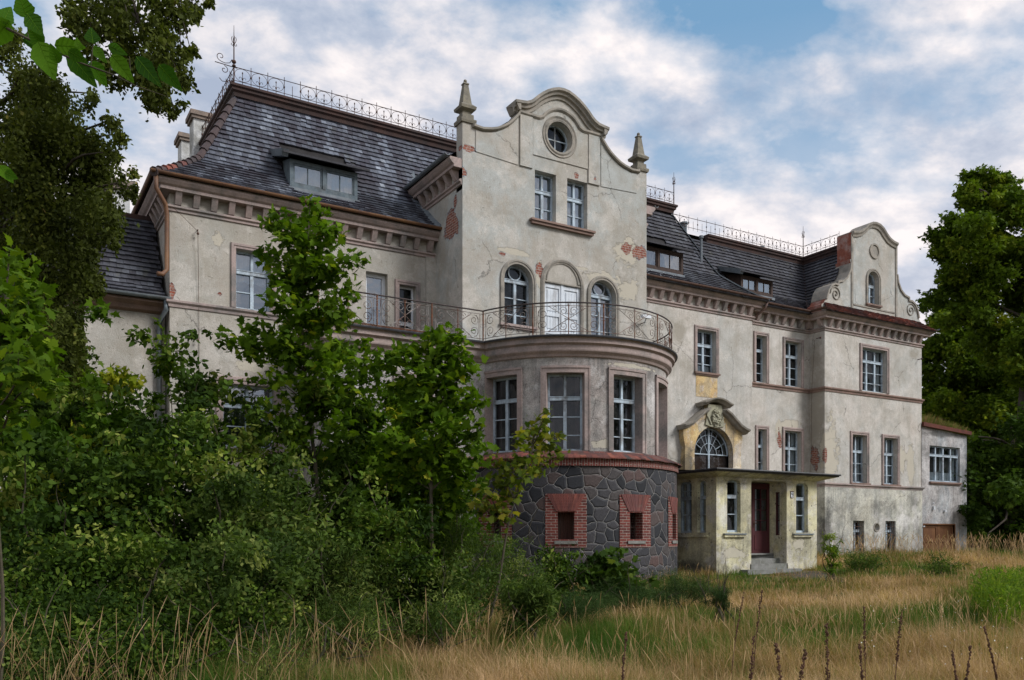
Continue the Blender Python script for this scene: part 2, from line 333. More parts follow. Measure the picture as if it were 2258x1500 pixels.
M['doorred'] = m_simple('door_oxblood', (.085, .018, .022), (.055, .013, .016), 6, .6, .003, .35, streak=(1, 1, .3))
M['boards'] = m_simple('board_brown', (.045, .022, .016), (.075, .035, .024), 8, .85, .003, .25, streak=(1, 1, .2), dirt=(.10, .09, .08), dirt_amt=.4)
M['concrete'] = m_simple('step_concrete', (.26, .255, .24), (.17, .17, .155), 5, .95, .01, .2, dirt=(.10, .11, .07))
M['bark'] = m_simple('bark', (.045, .036, .028), (.09, .075, .058), 9, .95, .02, .2, streak=(1, 1, .3))
M['twig'] = m_simple('twig_bark', (.05, .045, .03), (.09, .075, .05), 12, .9, .003, .2)
M['dark_room'] = m_simple('room_darkness', (.05, .045, .04), (.03, .028, .026), 1, .95, .002, .1)  # near-black tone puts the darkness of unlit rooms into the colour
M['chim'] = m_simple('chimney_render', (.62, .62, .61), (.42, .42, .40), 2.2, .95, .01, .2, dirt=(.18, .17, .13), dirt_amt=.7)
M['chimcap'] = m_simple('chimney_cap', (.26, .20, .16), (.17, .14, .12), 5, .95, .01, .2)
M['redplaster'] = m_simple('gable_red_side', (.30, .10, .065), (.22, .075, .05), 5, .9, .006, .2, lo=.3, hi=.6, dirt=(.45, .38, .34), dirt_amt=.5)
M['redcoping'] = m_simple('annex_red_coping', (.14, .045, .03), (.09, .035, .028), 4, .85, .004, .2)
M['soil'] = m_simple('soil_path', (.12, .095, .075), (.07, .06, .045), 5, .95, .02, .1)
M['plank'] = m_simple('rusty_metal', (.20, .07, .03), (.09, .045, .03), 8, .85, .003, .2, streak=(1, 1, 1), dirt=(.30, .26, .22))
def m_glass(name, tint, refl):
    n = NT(name); t = n.N.new('ShaderNodeBsdfTransparent'); t.inputs[0].default_value = (*tint, 1)
    g = n.N.new('ShaderNodeBsdfGlossy'); g.inputs['Roughness'].default_value = .02; g.inputs[0].default_value = (.85, .92, 1, 1)
    w_ = n.noise(1.4, 2, .5); n.L.new(n.bump(w_.outputs[0], .02, .5), g.inputs['Normal'])
    fr = n.N.new('ShaderNodeFresnel'); fr.inputs[0].default_value = 1.5
    d = n.N.new('ShaderNodeBsdfDiffuse'); d.inputs[0].default_value = (.2, .21, .21, 1)
    m1 = n.N.new('ShaderNodeMixShader'); dn = n.noise(3, 5, .7); n.L.new(n.math('MULTIPLY', n.ramp(dn.outputs[0], [(.4, 0), (.7, 1)]), .12), m1.inputs[0])
    n.L.new(t.outputs[0], m1.inputs[1]); n.L.new(d.outputs[0], m1.inputs[2])
    m2 = n.N.new('ShaderNodeMixShader'); n.L.new(n.math('ADD', n.math('MULTIPLY', fr.outputs[0], refl), .02 if refl < 2 else .12, clamp=True), m2.inputs[0])
    n.L.new(m1.outputs[0], m2.inputs[1]); n.L.new(g.outputs[0], m2.inputs[2]); return n.done(m2.outputs[0])
M['glass'] = m_glass('window_glass', (.75, .8, .8), .45)
M['glass_sky'] = m_glass('window_glass_mirroring', (.7, .8, .85), 3.2)
def m_cloth():
    n = NT('lace_curtain'); f = n.noise(22, 3, .6); d = n.N.new('ShaderNodeBsdfDiffuse'); n.L.new(n.ramp(f.outputs[0], [(.3, (.55, .6, .66)), (.7, (.72, .77, .82))]), d.inputs[0])
    t = n.N.new('ShaderNodeBsdfTranslucent'); t.inputs[0].default_value = (.7, .74, .78, 1)
    m = n.N.new('ShaderNodeMixShader'); m.inputs[0].default_value = .3; n.L.new(d.outputs[0], m.inputs[1]); n.L.new(t.outputs[0], m.inputs[2]); return n.done(m.outputs[0])
M['curtain'] = m_cloth()
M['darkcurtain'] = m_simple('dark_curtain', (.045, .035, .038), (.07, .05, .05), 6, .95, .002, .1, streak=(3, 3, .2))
def m_tile(name, stops, rough=.55):
    n = NT(name); a = n.attr(); col = n.ramp(a, stops)
    big = n.noise(.7, 5, .65); col = n.mix(n.math('MULTIPLY', n.ramp(big.outputs[0], [(.4, 0), (.65, 1)]), .45), col, (.035, .032, .038))
    st = n.noise(9, 4, .7, vec=n.map(scale=(1, 1, .35))); col = n.mix(.45, col, n.ramp(st.outputs[0], [(.3, .15), (.7, .85)]), 'OVERLAY')
    ms = n.noise(2.2, 6, .7, vec=n.map(loc=(7, 7, 1))); col = n.mix(n.math('MULTIPLY', n.ramp(ms.outputs[0], [(.58, 0), (.66, 1)]), .4), col, (.10, .10, .075))
    return n.done(n.principled(col, rough, n.bump(st.outputs[0], .006, .6), .45))
M['tile'] = m_tile('roof_tile_slate_grey', [(0, (.022, .018, .024)), (.35, (.042, .038, .050)), (.6, (.085, .092, .115)), (.85, (.17, .19, .23)), (1, (.30, .33, .38))])
M['tile_d'] = m_tile('roof_tile_dark', [(0, (.018, .017, .022)), (.5, (.036, .035, .043)), (.85, (.075, .08, .095)), (1, (.15, .16, .18))])
M['tile_r'] = m_tile('roof_tile_red', [(0, (.05, .038, .036)), (.4, (.11, .036, .028)), (.7, (.20, .058, .038)), (1, (.36, .105, .06))], .8)
M['tile_arch'] = m_tile('arch_brick', [(0, (.12, .04, .035)), (.5, (.19, .055, .042)), (1, (.25, .08, .055))], .85)
M['under'] = m_simple('roof_underlay', (.02, .018, .018), (.03, .028, .028), 3, .9)
def m_leaf(name, stops, trans=.35, rough=.7, spec=.08):
    n = NT(name); a = n.attr(); col = n.ramp(a, stops)
    v = n.noise(1.2, 3, .5); col = n.mix(.45, col, n.ramp(v.outputs[0], [(.3, .22), (.7, .8)]), 'OVERLAY')
    p = n.principled(col, rough, None, spec); t = n.N.new('ShaderNodeBsdfTranslucent')
    n.L.new(n.mix(1.0, col, (1.35, 1.5, .65), 'MULTIPLY'), t.inputs[0])
    m = n.N.new('ShaderNodeMixShader'); m.inputs[0].default_value = trans; n.L.new(p, m.inputs[1]); n.L.new(t.outputs[0], m.inputs[2]); return n.done(m.outputs[0])
M['lf_dark'] = m_leaf('leaf_dark_green', [(0, (.018, .038, .006)), (.5, (.042, .078, .009)), (.85, (.095, .15, .017)), (1, (.21, .24, .05))], .25)
M['lf_maple'] = m_leaf('leaf_maple_green', [(0, (.035, .075, .005)), (.6, (.085, .15, .008)), (.9, (.17, .235, .012)), (1, (.34, .34, .03))], .35)
M['lf_yel'] = m_leaf('leaf_yellowing', [(0, (.05, .09, .012)), (.5, (.12, .15, .02)), (1, (.32, .26, .03))], .4)
M['lf_weep'] = m_leaf('leaf_olive_small', [(0, (.03, .04, .008)), (.6, (.082, .10, .018)), (.9, (.17, .18, .035)), (1, (.24, .18, .06))], .25)
M['lf_far'] = m_leaf('leaf_far_tree', [(0, (.035, .065, .005)), (.6, (.105, .16, .012)), (1, (.24, .27, .025))], .25)
M['lf_weed'] = m_leaf('leaf_weed_green', [(0, (.032, .058, .012)), (.6, (.08, .125, .024)), (1, (.20, .23, .06))], .35)
M['lf_bright'] = m_leaf('leaf_goldenrod', [(0, (.06, .12, .012)), (.6, (.13, .20, .02)), (1, (.24, .28, .04))], .4)
M['lf_near'] = m_leaf('leaf_backlit_branch', [(0, (.022, .07, .006)), (.5, (.055, .14, .008)), (1, (.11, .22, .014))], .5)
M['needle'] = m_leaf('juniper_needle', [(0, (.018, .04, .010)), (1, (.06, .10, .025))], .1)
M['grass'] = m_leaf('grass_blades', [(0, (.045, .095, .010)), (.3, (.10, .165, .022)), (.46, (.20, .165, .05)), (.7, (.34, .21, .10)), (1, (.52, .35, .20))], .3, .7, .15)
M['dock'] = m_simple('dock_seed', (.075, .038, .022), (.12, .06, .035), 20, .9)
M['flower'] = m_simple('petal_white', (.75, .74, .68), (.62, .62, .55), 20, .8)
def m_ground():
    n = NT('ground_earth_grass'); f = n.noise(.5, 8, .65); g = n.noise(26, 6, .75)
    col = n.ramp(f.outputs[0], [(.38, (.06, .085, .018)), (.5, (.13, .115, .045)), (.6, (.20, .145, .07))])
    col = n.mix(.8, col, n.ramp(g.outputs[0], [(.35, .0), (.65, .8)]), 'OVERLAY'); return n.done(n.principled(col, .95, n.bump(g.outputs[0], .05, .8), .1))
M['ground'] = m_ground()
def m_masonry():
    """dark field stones with raised pale joints; uv = (arc length, height)"""
    n = NT('fieldstone_masonry'); uv = n.tc.outputs['UV']
    wv = n.noise(1.8, 3, .5, vec=uv); mv = n.N.new('ShaderNodeMix'); mv.data_type = 'VECTOR'; mv.inputs[0].default_value = .22
    n.L.new(uv, mv.inputs[4]); n.L.new(wv.outputs[1], mv.inputs[5])
    def vor(feat):
        v = n.N.new('ShaderNodeTexVoronoi'); v.voronoi_dimensions = '2D'; v.feature = feat; v.inputs['Scale'].default_value = 3.7; v.inputs['Randomness'].default_value = 1.0
        n.L.new(n.map(mv.outputs[1], scale=(1, 1.15, 1)), v.inputs['Vector']); return v
    e = vor('DISTANCE_TO_EDGE'); c = vor('F1')
    sep = n.N.new('ShaderNodeSeparateColor'); n.L.new(c.outputs['Color'], sep.inputs[0])
    col = n.ramp(sep.outputs[0], [(0, (.012, .013, .016)), (.3, (.030, .031, .036)), (.6, (.048, .046, .050)), (.85, (.065, .055, .052)), (1, (.085, .052, .047))])
    fn = n.noise(22, 5, .7, vec=uv); col = n.mix(.6, col, n.ramp(fn.outputs[0], [(.3, .1), (.7, .9)]), 'OVERLAY')
    j = n.ramp(n.math('ADD', e.outputs[0], n.math('MULTIPLY', n.math('SUBTRACT', fn.outputs[0], .5), .02)), [(.008, 1), (.020, 0)]); col = n.mix(n.math('MULTIPLY', j, n.ramp(fn.outputs[0], [(.3, .5), (.5, 1)])), col, (.36, .345, .325))
    h = n.math('ADD', n.math('MULTIPLY', n.ramp(e.outputs[0], [(0, 0), (.14, 1)]), 1.0), n.math('MULTIPLY', fn.outputs[0], .35))
    h = n.math('ADD', h, n.math('MULTIPLY', j, .9))
    return n.done(n.principled(col, n.ramp(fn.outputs[0], [(.3, .55), (.7, .85)]), n.bump(h, .03, .8), .3))
M['masonry'] = m_masonry()
def m_brick(name, c1, c2):
    n = NT(name); uv = n.tc.outputs['UV']; b = n.N.new('ShaderNodeTexBrick'); n.L.new(uv, b.inputs['Vector']); b.inputs['Scale'].default_value = 1
    b.inputs['Color1'].default_value = (*c1, 1); b.inputs['Color2'].default_value = (*c2, 1); b.inputs['Mortar'].default_value = (.33, .28, .24, 1)
    b.inputs['Mortar Size'].default_value = .007; b.inputs['Brick Width'].default_value = .24; b.inputs['Row Height'].default_value = .075
    f = n.noise(18, 5, .7, vec=uv); col = n.mix(.5, b.outputs[0], n.ramp(f.outputs[0], [(.3, .15), (.7, .85)]), 'OVERLAY')
    return n.done(n.principled(col, .85, n.bump(n.math('SUBTRACT', f.outputs[0], n.math('MULTIPLY', b.outputs[1], 1.5)), .01, .8), .25))
M['brick'] = m_brick('red_brick', (.19, .05, .038), (.10, .032, .028))

# ------------------------------------------------------------ terrain
def build_ground():
    xs = np.concatenate([np.linspace(-300, -12, 14), np.arange(-10, 60, .8), np.linspace(62, 400, 14)])
    ys = np.concatenate([np.linspace(-300, -12, 14), np.arange(-10, 60, .8), np.linspace(62, 500, 14)])
    nx, ny = len(xs), len(ys)
    v = [(float(x), float(y), ground_z(float(x), float(y))) for y in ys for x in xs]
    f = [(j*nx+i, j*nx+i+1, (j+1)*nx+i+1, (j+1)*nx+i) for j in range(ny-1) for i in range(nx-1)]
    m = MB(); m.v = v; m.f = f; m.t = [.5]*len(v); o = m.build('ground', M['ground'], smooth=True); tag(o, kind='structure')
    p = MB(); n = 16
    pts = [(22.6, 19.5), (22.0, 18.6), (20.9, 16.8), (19.6, 15.0)]; rows = []
    for i in range(n+1):
        s_ = i/n*(len(pts)-1); k = min(int(s_), len(pts)-2); q = s_-k
        x = pts[k][0]*(1-q)+pts[k+1][0]*q; y = pts[k][1]*(1-q)+pts[k+1][1]*q; wd = .75+.15*math.sin(i*1.7)
        rows.append([(x+wd*(c-.5)*2, y-.35*wd*(c-.5)*2, ground_z(x+wd*(c-.5)*2, y-.35*wd*(c-.5)*2)+.012-.01*abs(c-.5)) for c in (0, .25, .5, .75, 1)])
    for i in range(n):
        for c in range(4): p.quad(rows[i][c], rows[i][c+1], rows[i+1][c+1], rows[i+1][c])
    tag(p.build('path', M['soil']), kind='structure')
build_ground()

# ------------------------------------------------------------ building pieces
A, B, C, D, G, E_, PY = 24.3, 24.7, 25.1, 24.3, 22.44, 21.6, 20.0
CX, CY = 15.25, 22.44
house = thing('manor_house', (15, 24.3, 0), 'large abandoned plastered manor house with grey tiled mansard roofs and curved gables', 'manor house')
def F_chord(phi, r):
    a = R(phi); n = Vector((math.sin(a), -math.cos(a), 0)); ax = Vector((math.cos(a), math.sin(a), 0))
    return Frame(Vector((CX, CY, 0))+n*r, ax, n)
def curtain(F, x0, x1, z0, z1, d, par, mat='curtain', amp=.02, name='curtain'):
    m = MB(); n = max(6, int((x1-x0)/.035)); ph = random.random()*6
    for i in range(n):
        a = x0+(x1-x0)*i/n; b = x0+(x1-x0)*(i+1)/n; da = d+amp*math.sin(a*38+ph); db = d+amp*math.sin(b*38+ph)
        m.quad(F(a, z0+.015*math.sin(a*25), da), F(b, z0+.015*math.sin(b*25), db), F(b, z1, db), F(a, z1, da))
    return m.build(name, M[mat], par)
def window(F, x0, x1, z0, z1, par, rec=.22, cols=2, tr=None, bars=(), upbars=0, sur=.14, sill='pink', glass='glass', cur=(), arch_=False,
           paint='paint', fw=.06, name='window', label=None, ring=False, half=None, lowsplit=1, surmat='pink', bot=False, bw=.028):
    m = MB(); d0, d1 = -rec-.05, -rec+.02
    cx = (x0+x1)/2; r = (x1-x0)/2; zt = z1
    if arch_:
        outer = arch(cx, r, z0, z1); m.path(F, outer, [(0, d0), (fw, d0), (fw, d1), (0, d1)], closed=True)
    else:
        for b in ((x0, x0+fw, z0, z1), (x1-fw, x1, z0, z1), (x0+fw, x1-fw, z0, z0+fw*1.2), (x0+fw, x1-fw, z1-fw, z1)): m.box(F, *b, d0, d1)
    tz = z1 if arch_ and tr is None else tr
    top = z1-fw
    if tz is not None:
        m.box(F, x0+fw, x1-fw, tz-.045, tz+.045, d0, d1+.03); m.box(F, x0+fw, x1-fw, tz+.045, tz+.065, d1, d1+.045)
    low_top = (tz-.045) if tz is not None else top
    for c in range(1, cols):
        xc = x0+(x1-x0)*c/cols; m.box(F, xc-.045, xc+.045, z0+fw, low_top, d0, d1+.012)
        if tz is not None and not arch_: m.box(F, xc-.035, xc+.035, tz+.065, top, d0, d1+.008)
    wc = (x1-x0)/cols
    for c in range(cols):
        a = x0+wc*c+(fw if c == 0 else .045); b = x0+wc*(c+1)-(fw if c == cols-1 else .045)
        for k in range(1, lowsplit): q = a+(b-a)*k/lowsplit; m.box(F, q-bw/2, q+bw/2, z0+fw, low_top, d0+.015, d1-.01)
        for bz in bars: m.box(F, a, b, bz-bw/2, bz+bw/2, d0+.02, d1-.005)
        for k in range(1, upbars+1): q = tz+(top-tz)*k/(upbars+1); m.box(F, a, b, q-bw/2, q+bw/2, d0+.02, d1-.005)
    if ring:
        m.tube([F(cx+r*.43*math.cos(t), z1+.07+r*.43+r*.43*math.sin(t), d1-.02) for t in np.linspace(0, 2*PI, 21)[:-1]], .022, 6, closed=True)
    o = m.build(name, M[paint], par); tag(o, label=label)
    g = MB(); gd = -rec-.03
    g.poly(F, arch(cx, r, z0, z1) if arch_ else rect(x0, x1, z0, z1), d=gd); g.build('pane', M[glass], o)
    if sur:
        s = MB(); w_ = sur
        base = (arch(cx, r, z0, z1) if arch_ else rect(x0, x1, z0, z1))
        if arch_: pts = base[1:]+[base[0]]
        else: pts = [(x1, z0), (x1, z1), (x0, z1), (x0, z0)]
        # ccw path going up the right jamb: outwards = right-hand side
        s.path(F, pts, [(0, .0), (0, .035), (-w_*.45, .035), (-w_*.5, .055), (-w_*.9, .055), (-w_, .03), (-w_, 0)], closed=False)
        if bot: s.box(F, x0-w_, x1+w_, z0-.1, z0, 0, .05)
        s.build('surround', M[surmat], o)
    if sill:
        s = MB(); s.box(F, x0-sur*.9-.03, x1+sur*.9+.03, z0-.07, z0, -rec+.021, .10); s.box(F, x0-sur*.7, x1+sur*.7, z0-.12, z0-.07, 0, .06)
        s.build('sill', M[sill], o)
    for (ca, cb, za, zb, mt) in cur: curtain(F, x0+(x1-x0)*ca, x0+(x1-x0)*cb, z0+(z1-z0)*za, z0+(z1-z0)*zb, -rec-.14, o, mt)
    return o
TZ = [0, .45, .9, 1.385, 1.77, 2.7]; ZZ = [0, .32, .70, 1.15, 1.90, 3.78]
def prof(t, k=1.0): return float(np.interp(t, TZ, ZZ))*k
OV = .47
def roof(F, xf, par, zb=10.62, k=1.0, tmax=2.7, mat='tile', excl=(), tone=(.5, .22), gauge=.188, tw=.17, name='roof', z_only=None):
    pr = z_only or (lambda t: prof(t, k))
    m = MB(); ts = np.linspace(0, tmax, 28)
    for i in range(len(ts)-1):
        t0, t1 = float(ts[i]), float(ts[i+1]); a0, b0 = xf(t0); a1, b1 = xf(t1)
        if b0 <= a0 and b1 <= a1: continue
        m.quad(F(a0, zb+pr(t0)-.03, OV-t0), F(max(a0, b0), zb+pr(t0)-.03, OV-t0), F(max(a1, b1), zb+pr(t1)-.03, OV-t1), F(a1, zb+pr(t1)-.03, OV-t1))
    o = m.build(name, M['under'], par)
    # arc-length table
    tt = np.linspace(0, tmax, 200); zz = np.array([pr(float(t)) for t in tt]); sarc = np.concatenate([[0], np.cumsum(np.hypot(np.diff(tt), np.diff(zz)))])
    tl = MB(); row = 0; s0 = 0.0; L_ = sarc[-1]
    while s0 < L_-.04:
        s1 = min(s0+gauge*1.25, L_); t0, t1 = float(np.interp(s0, sarc, tt)), float(np.interp(s1, sarc, tt)); z0_, z1_ = pr(t0), pr(t1)
        a, b = xf((t0+t1)/2); nv = Vector((-(z1_-z0_), t1-t0)).normalized()  # (outward d, z)
        x = a - random.random()*tw + (row % 2)*tw*.5
        sag = .012*math.sin(row*1.3)
        while x < b:
            w_ = tw*(.96+.08*random.random()); xc = x+w_/2
            if a-.02 <= xc <= b+.02 and not any(e[0] < xc < e[1] and e[2] < (t0+t1)/2 < e[3] for e in excl):
                lf = .052+.014*random.random(); j = random.gauss(0, .006)
                x0_, x1_ = max(x, a-.02), min(x+w_-.006, b+.02)
                bias = mnoise.noise(Vector((xc*2.6, row*.10, 3)))*.62 + mnoise.noise(Vector((xc*.5, row*.2, 9)))*.45
                tint = min(1, max(0, random.gauss(tone[0]+bias*.6, tone[1]*.55)))
                if random.random() < .006: j -= .05
                def P(xx, t_, z_, off): return F(xx, zb+z_+nv.y*off, OV-t_+(-nv.x)*off)
                q0 = P(x0_, t0-j, z0_-j, lf); q1 = P(x1_, t0-j, z0_-j, lf+random.gauss(0, .004)); q2 = P(x1_, t1, z1_, .006); q3 = P(x0_, t1, z1_, .006)
                g0 = P(x0_, t0-j, z0_-j, lf-.045); g1 = P(x1_, t0-j, z0_-j, lf-.045)
                tl.add([q0, q1, q2, q3, g0, g1], [(0, 1, 2, 3), (4, 5, 1, 0), (4, 0, 3), (1, 5, 2)], tint)
            x += w_
        s0 += gauge; row += 1
    tl.build('tile_covering', M[mat], o); return o
def frieze(F, x0, x1, mL, mR, par, zo=0.0, sp=.44, mat='pink', gut='gutter_o', gL=None, gR=None, off=.2, gutter=True):
    m = MB(); z = lambda v: v+zo
    m.sweep(F, x0, x1, [(0, z(9.84)), (.04, z(9.86)), (.04, z(9.92)), (.09, z(9.95)), (.09, z(10.0)), (0, z(10.03))], mL, mR)
    m.sweep(F, x0, x1, [(0, z(10.33)), (.27, z(10.33)), (.27, z(10.41)), (.33, z(10.45)), (.40, z(10.53)), (.40, z(10.60)), (0, z(10.60))], mL, mR)
    n = max(1, int((x1-x0-2*off)/sp)); st = (x1-x0-2*off)/n
    for i in range(n+1):
        x = x0+off+st*i
        m.hexa([F(x-.08, z(10.03), 0), F(x+.08, z(10.03), 0), F(x+.08, z(10.03), .08), F(x-.08, z(10.03), .08), F(x-.08, z(10.328), 0), F(x+.08, z(10.328), 0), F(x+.08, z(10.328), .24), F(x-.08, z(10.328), .24)])
    o = m.build('cornice', M[mat], par)
    if gutter:
        g = MB(); a = [PI+PI*i/8 for i in range(9)]; r = .075
        pr = [(OV+.0+r*math.cos(t), z(10.68)+r*math.sin(t)) for t in a] + [(OV+(r-.012)*math.cos(t), z(10.675)+(r-.012)*math.sin(t)) for t in a[::-1]]
        g.sweep(F, x0, x1, pr, mL if gL is None else gL, mR if gR is None else gR)
        g.build('gutter', M[gut], o, smooth=False)
    return o
def band(F, x0, x1, z0, z1, par, d=.09, mat='brown', mL=0, mR=0):
    m = MB(); h = z1-z0
    m.sweep(F, x0, x1, [(0, z0), (d*.35, z0), (d*.45, z0+h*.35), (d*.8, z0+h*.5), (d, z0+h*.6), (d, z0+h*.85), (0, z1)], mL, mR)
    return m.build('string_course', M[mat], par)

fA, fB, fC, fD, fG, fE = front(A), front(B), front(C), front(D), front(G), front(E_)
TOP = 10.62; BASE = 3.4
# ---- block A (left)
m = MB()
holesA = [rect(5.77, 6.74, 7.53, 9.16), rect(9.55, 10.24, 6.75, 9.14), rect(10.61, 11.17, 7.4, 8.90), rect(5.43, 6.82, 3.7, 5.44)]
m.poly(fA, rect(4.06, 11.8, 0, TOP), holesA, reveal=.28); m.build('wall', M['wall_a'], house)
m = MB(); m.poly(left(4.06), rect(24.3, 36, 0, TOP)); m.build('wall', M['wall_a'], house)
m = MB(); m.box(fA, 11.47, 11.8, 6.7, 9.84, 0.002, .12); m.build('pilaster', M['wall_a'], house)
window(fA, 5.77, 6.74, 7.53, 9.16, house, tr=8.57, bars=(8.03,), sur=.14, sill=None, glass='glass_sky', cur=[(.02, .98, .5, .99, 'curtain')], label='white cross window with blue reflections in the left block')
window(fA, 9.55, 10.24, 6.75, 9.14, house, cols=1, sur=0, sill=None, paint='pvc', glass='glass_sky', fw=.10, name='balcony_door', label='narrow white glazed door onto the balcony')
window(fA, 10.61, 11.17, 7.4, 8.90, house, cols=1, tr=7.75, sur=.14, sill='pink', paint='pvc', label='small dark window beside the narrow balcony door')
window(fA, 5.43, 6.82, 3.7, 5.44, house, tr=4.85, bars=(4.3,), sur=.2, glass='glass_sky', sill='pink', label='ground floor window half hidden by the maple sapling')
band(fA, 4.06, 7.4, 7.33, 7.53, house, mat='pink', mL=1)
band(left(4.06), 24.3, 36, 7.33, 7.53, house, mat='pink', mL=1)
band(fA, 4.06, 7.4, BASE-.05, BASE+.12, house)
frieze(fA, 4.06, 11.8, 1, 0, house, mat='pink')
frieze(left(4.06), 24.3, 36, 1, 0, house, off=.5)
roof(fA, lambda t: (4.06-OV+t, 11.8 if TOP+prof(t) < 12.25 else 11.35+(TOP+prof(t)-12.25)/.744), house, mat='tile', tone=(.56, .2), excl=[(7.42, 9.42, .75, 2.0)])
roof(left(4.06), lambda t: (24.3-OV+t, 36), house, mat='tile', tone=(.45, .2))
def crest_cornice(F, x0, x1, zt, mL, mR, t=2.7):
    m = MB(); d = OV-t
    m.sweep(F, x0, x1, [(d-.3, zt-.34), (d+.05, zt-.33), (d+.07, zt-.22), (d+.13, zt-.17), (d+.13, zt-.11), (d+.18, zt-.07), (d+.18, zt), (d-.3, zt+.01)], mL, mR)
    return m.build('ridge_cornice', M['crest'], house)
crest_cornice(fA, 4.06, 14.5, 14.75, 1, 0); crest_cornice(left(4.06), 24.3, 34, 14.75, 1, 0)
m = MB(); m.quad((6.5, 26.8, 14.6), (23.6, 26.8, 14.6), (23.6, 33.5, 14.6), (6.5, 33.5, 14.6)); m.build('flat_roof', M['tar'], house)

# ---- central block G
m = MB()
half = [(0, 15.12), (.2, 15.10), (.4, 15.03), (.6, 14.93), (.78, 14.81), (.95, 14.67), (1.08, 14.54), (1.2, 14.45), (1.35, 14.38), (1.6, 14.33), (1.6, 14.1), (1.53, 14.08),
        (1.62, 13.96), (1.76, 13.8), (1.92, 13.65), (2.1, 13.53), (2.3, 13.42), (2.5, 13.35), (2.8, 13.29), (3.07, 13.31), (3.07, 13.36), (3.45, 13.36)]
outl = [(CX+x, z) for x, z in half[::-1]] + [(CX-x, z) for x, z in half[1:]]
outG = [(11.8, 0), (18.7, 0)] + outl
holesG = [arch(13.70, .5, 7.65, 9.0), rect(14.63, 16.0, 6.75, 9.12), arch(16.9, .5, 6.75, 9.0), rect(14.3, 15.08, 10.98, 12.5), rect(15.5, 16.28, 10.98, 12.5), circ(15.2, 13.69, .46)]
m.poly(fG, outG, holesG, reveal=.30)
hi = [p for p in outl]; par_out = [(11.8, 11.4), (18.7, 11.4)] + outl
m.poly(fG, par_out, [holesG[5]], d=-.38)
for l in (outl,):
    for i in range(len(l)-1): m.quad(fG(*l[i], 0), fG(*l[i+1], 0), fG(*l[i+1], -.38), fG(*l[i], -.38))
for X in (11.8, 18.7): m.quad((X, G, 11.4), (X, G+.38, 11.4), (X, G+.38, 13.36), (X, G, 13.36))
m.poly(left(11.8), rect(22.44, 36, 0, 12.2)); m.poly(left(18.7), rect(22.44, 36, 0, 12.2)); m.build('wall', M['wall_g'], house)
def gpath(mb, pts, prof, F=fG): mb.path(F, pts, prof)
# gable relief + mouldings
m = MB()
cen = [(CX-1.03, 12.94), (CX+1.03, 12.94), (CX+1.03, 14.12)] + [(CX+.86*math.cos(a), 13.72+.86*math.sin(a)) for a in np.linspace(R(28), R(152), 12)] + [(CX-1.03, 14.12)]
m.slab(fG, cen, .001, .03, [circ(15.2, 13.69, .62)])
for s_ in (-1, 1):
    a, b = sorted((CX+s_*1.05, CX+s_*1.5)); m.slab(fG, rect(a, b, 12.5, 14.12), .001, .05)
    pts = [(CX+s_*x, z-.1) for x, z in half if 1.6 < x < 3.0 and z < 14]
    pan = [(CX+s_*1.56, 12.5), (CX+s_*3.02, 12.58), (CX+s_*3.02, 13.2)] + pts[::-1] + [(CX+s_*1.56, 13.92)]
    m.slab(fG, pan if s_ > 0 else pan[::-1], .001, .022)
m.build('gable_relief', M['wall_g'], house)
m = MB()
crown = [(CX+x, z) for x, z in half[:10]][::-1] + [(CX-x, z) for x, z in half[1:10]]   # right to left
crown = ([(CX+1.75, 14.33)] + crown[1:-1] + [(CX-1.75, 14.33)])[::-1]
m.path(fG, crown, [(.03, -.4), (.03, .22), (-.05, .22), (-.09, .15), (-.15, .13), (-.17, .06), (-.26, .05), (-.26, 0), (-.1, -.02)])
for s_ in (-1, 1):
    m.slab(fG, [(CX+s_*1.75, 14.33), (CX+s_*1.62, 14.1), (CX+s_*1.56, 14.1), (CX+s_*1.56, 14.33)][::s_], -.38, .2)
low = [(CX+1.62, 14.13), (CX+.82, 14.13)] + [(CX+.84*math.cos(a), 13.72+.84*math.sin(a)) for a in np.linspace(R(34), R(146), 14)] + [(CX-.82, 14.13), (CX-1.62, 14.13)]
m.path(fG, low[::-1], [(.02, 0), (.02, .09), (-.04, .09), (-.09, .04), (-.09, 0)])
m.build('crown_moulding', M['grey_trim'], house)
for s_ in (-1, 1):
    m = MB(); sc = [(CX+s_*x, z) for x, z in half if x >= 1.53 and z < 14.1 and x < 3.1]
    if s_ < 0: sc = sc[::-1]
    m.path(fG, sc, [(.03, -.42), (.03, .1), (-.03, .1), (-.06, .05), (-.06, 0), (-.01, -.1)])
    m.build('gable_coping', M['grey_trim'], house)
def pinnacle(x, y, z):
    m = MB()
    def ring(h, hw): return [(x+a*hw, y+b*hw, z+h) for a, b in ((-1, -1), (1, -1), (1, 1), (-1, 1))]
    hs = [(0, .235), (.06, .25), (.11, .25), (.12, .19), (.27, .185), (.30, .13), (.36, .13), (.42, .24), (.50, .255), (.56, .19), (.60, .145), (1.18, .07), (1.19, .09), (1.23, .085), (1.25, .03)]
    vs = []
    for h, hw in hs: vs += ring(h, hw)
    fs = [tuple(i*4+k for k in ()) for i in ()]
    fs = [(i*4+k, i*4+(k+1) % 4, (i+1)*4+(k+1) % 4, (i+1)*4+k) for i in range(len(hs)-1) for k in range(4)] + [(0, 1, 2, 3), tuple(len(vs)-4+k for k in range(4))]
    m.add(vs, fs); zc = z+1.30; bb = []
    for i in range(7):
        a = -PI/2+PI*i/6
        bb += [(x+.055*math.cos(a)*math.cos(t), y+.055*math.cos(a)*math.sin(t), zc+.055*math.sin(a)) for t in np.linspace(0, 2*PI, 9)[:-1]]
    m.add(bb, [(i*8+k, i*8+(k+1) % 8, (i+1)*8+(k+1) % 8, (i+1)*8+k) for i in range(6) for k in range(8)])
    return m.build('pinnacle', M['stone'], house)
pinnacle(11.99, G+.19, 13.36); pinnacle(18.51, G+.19, 13.36)
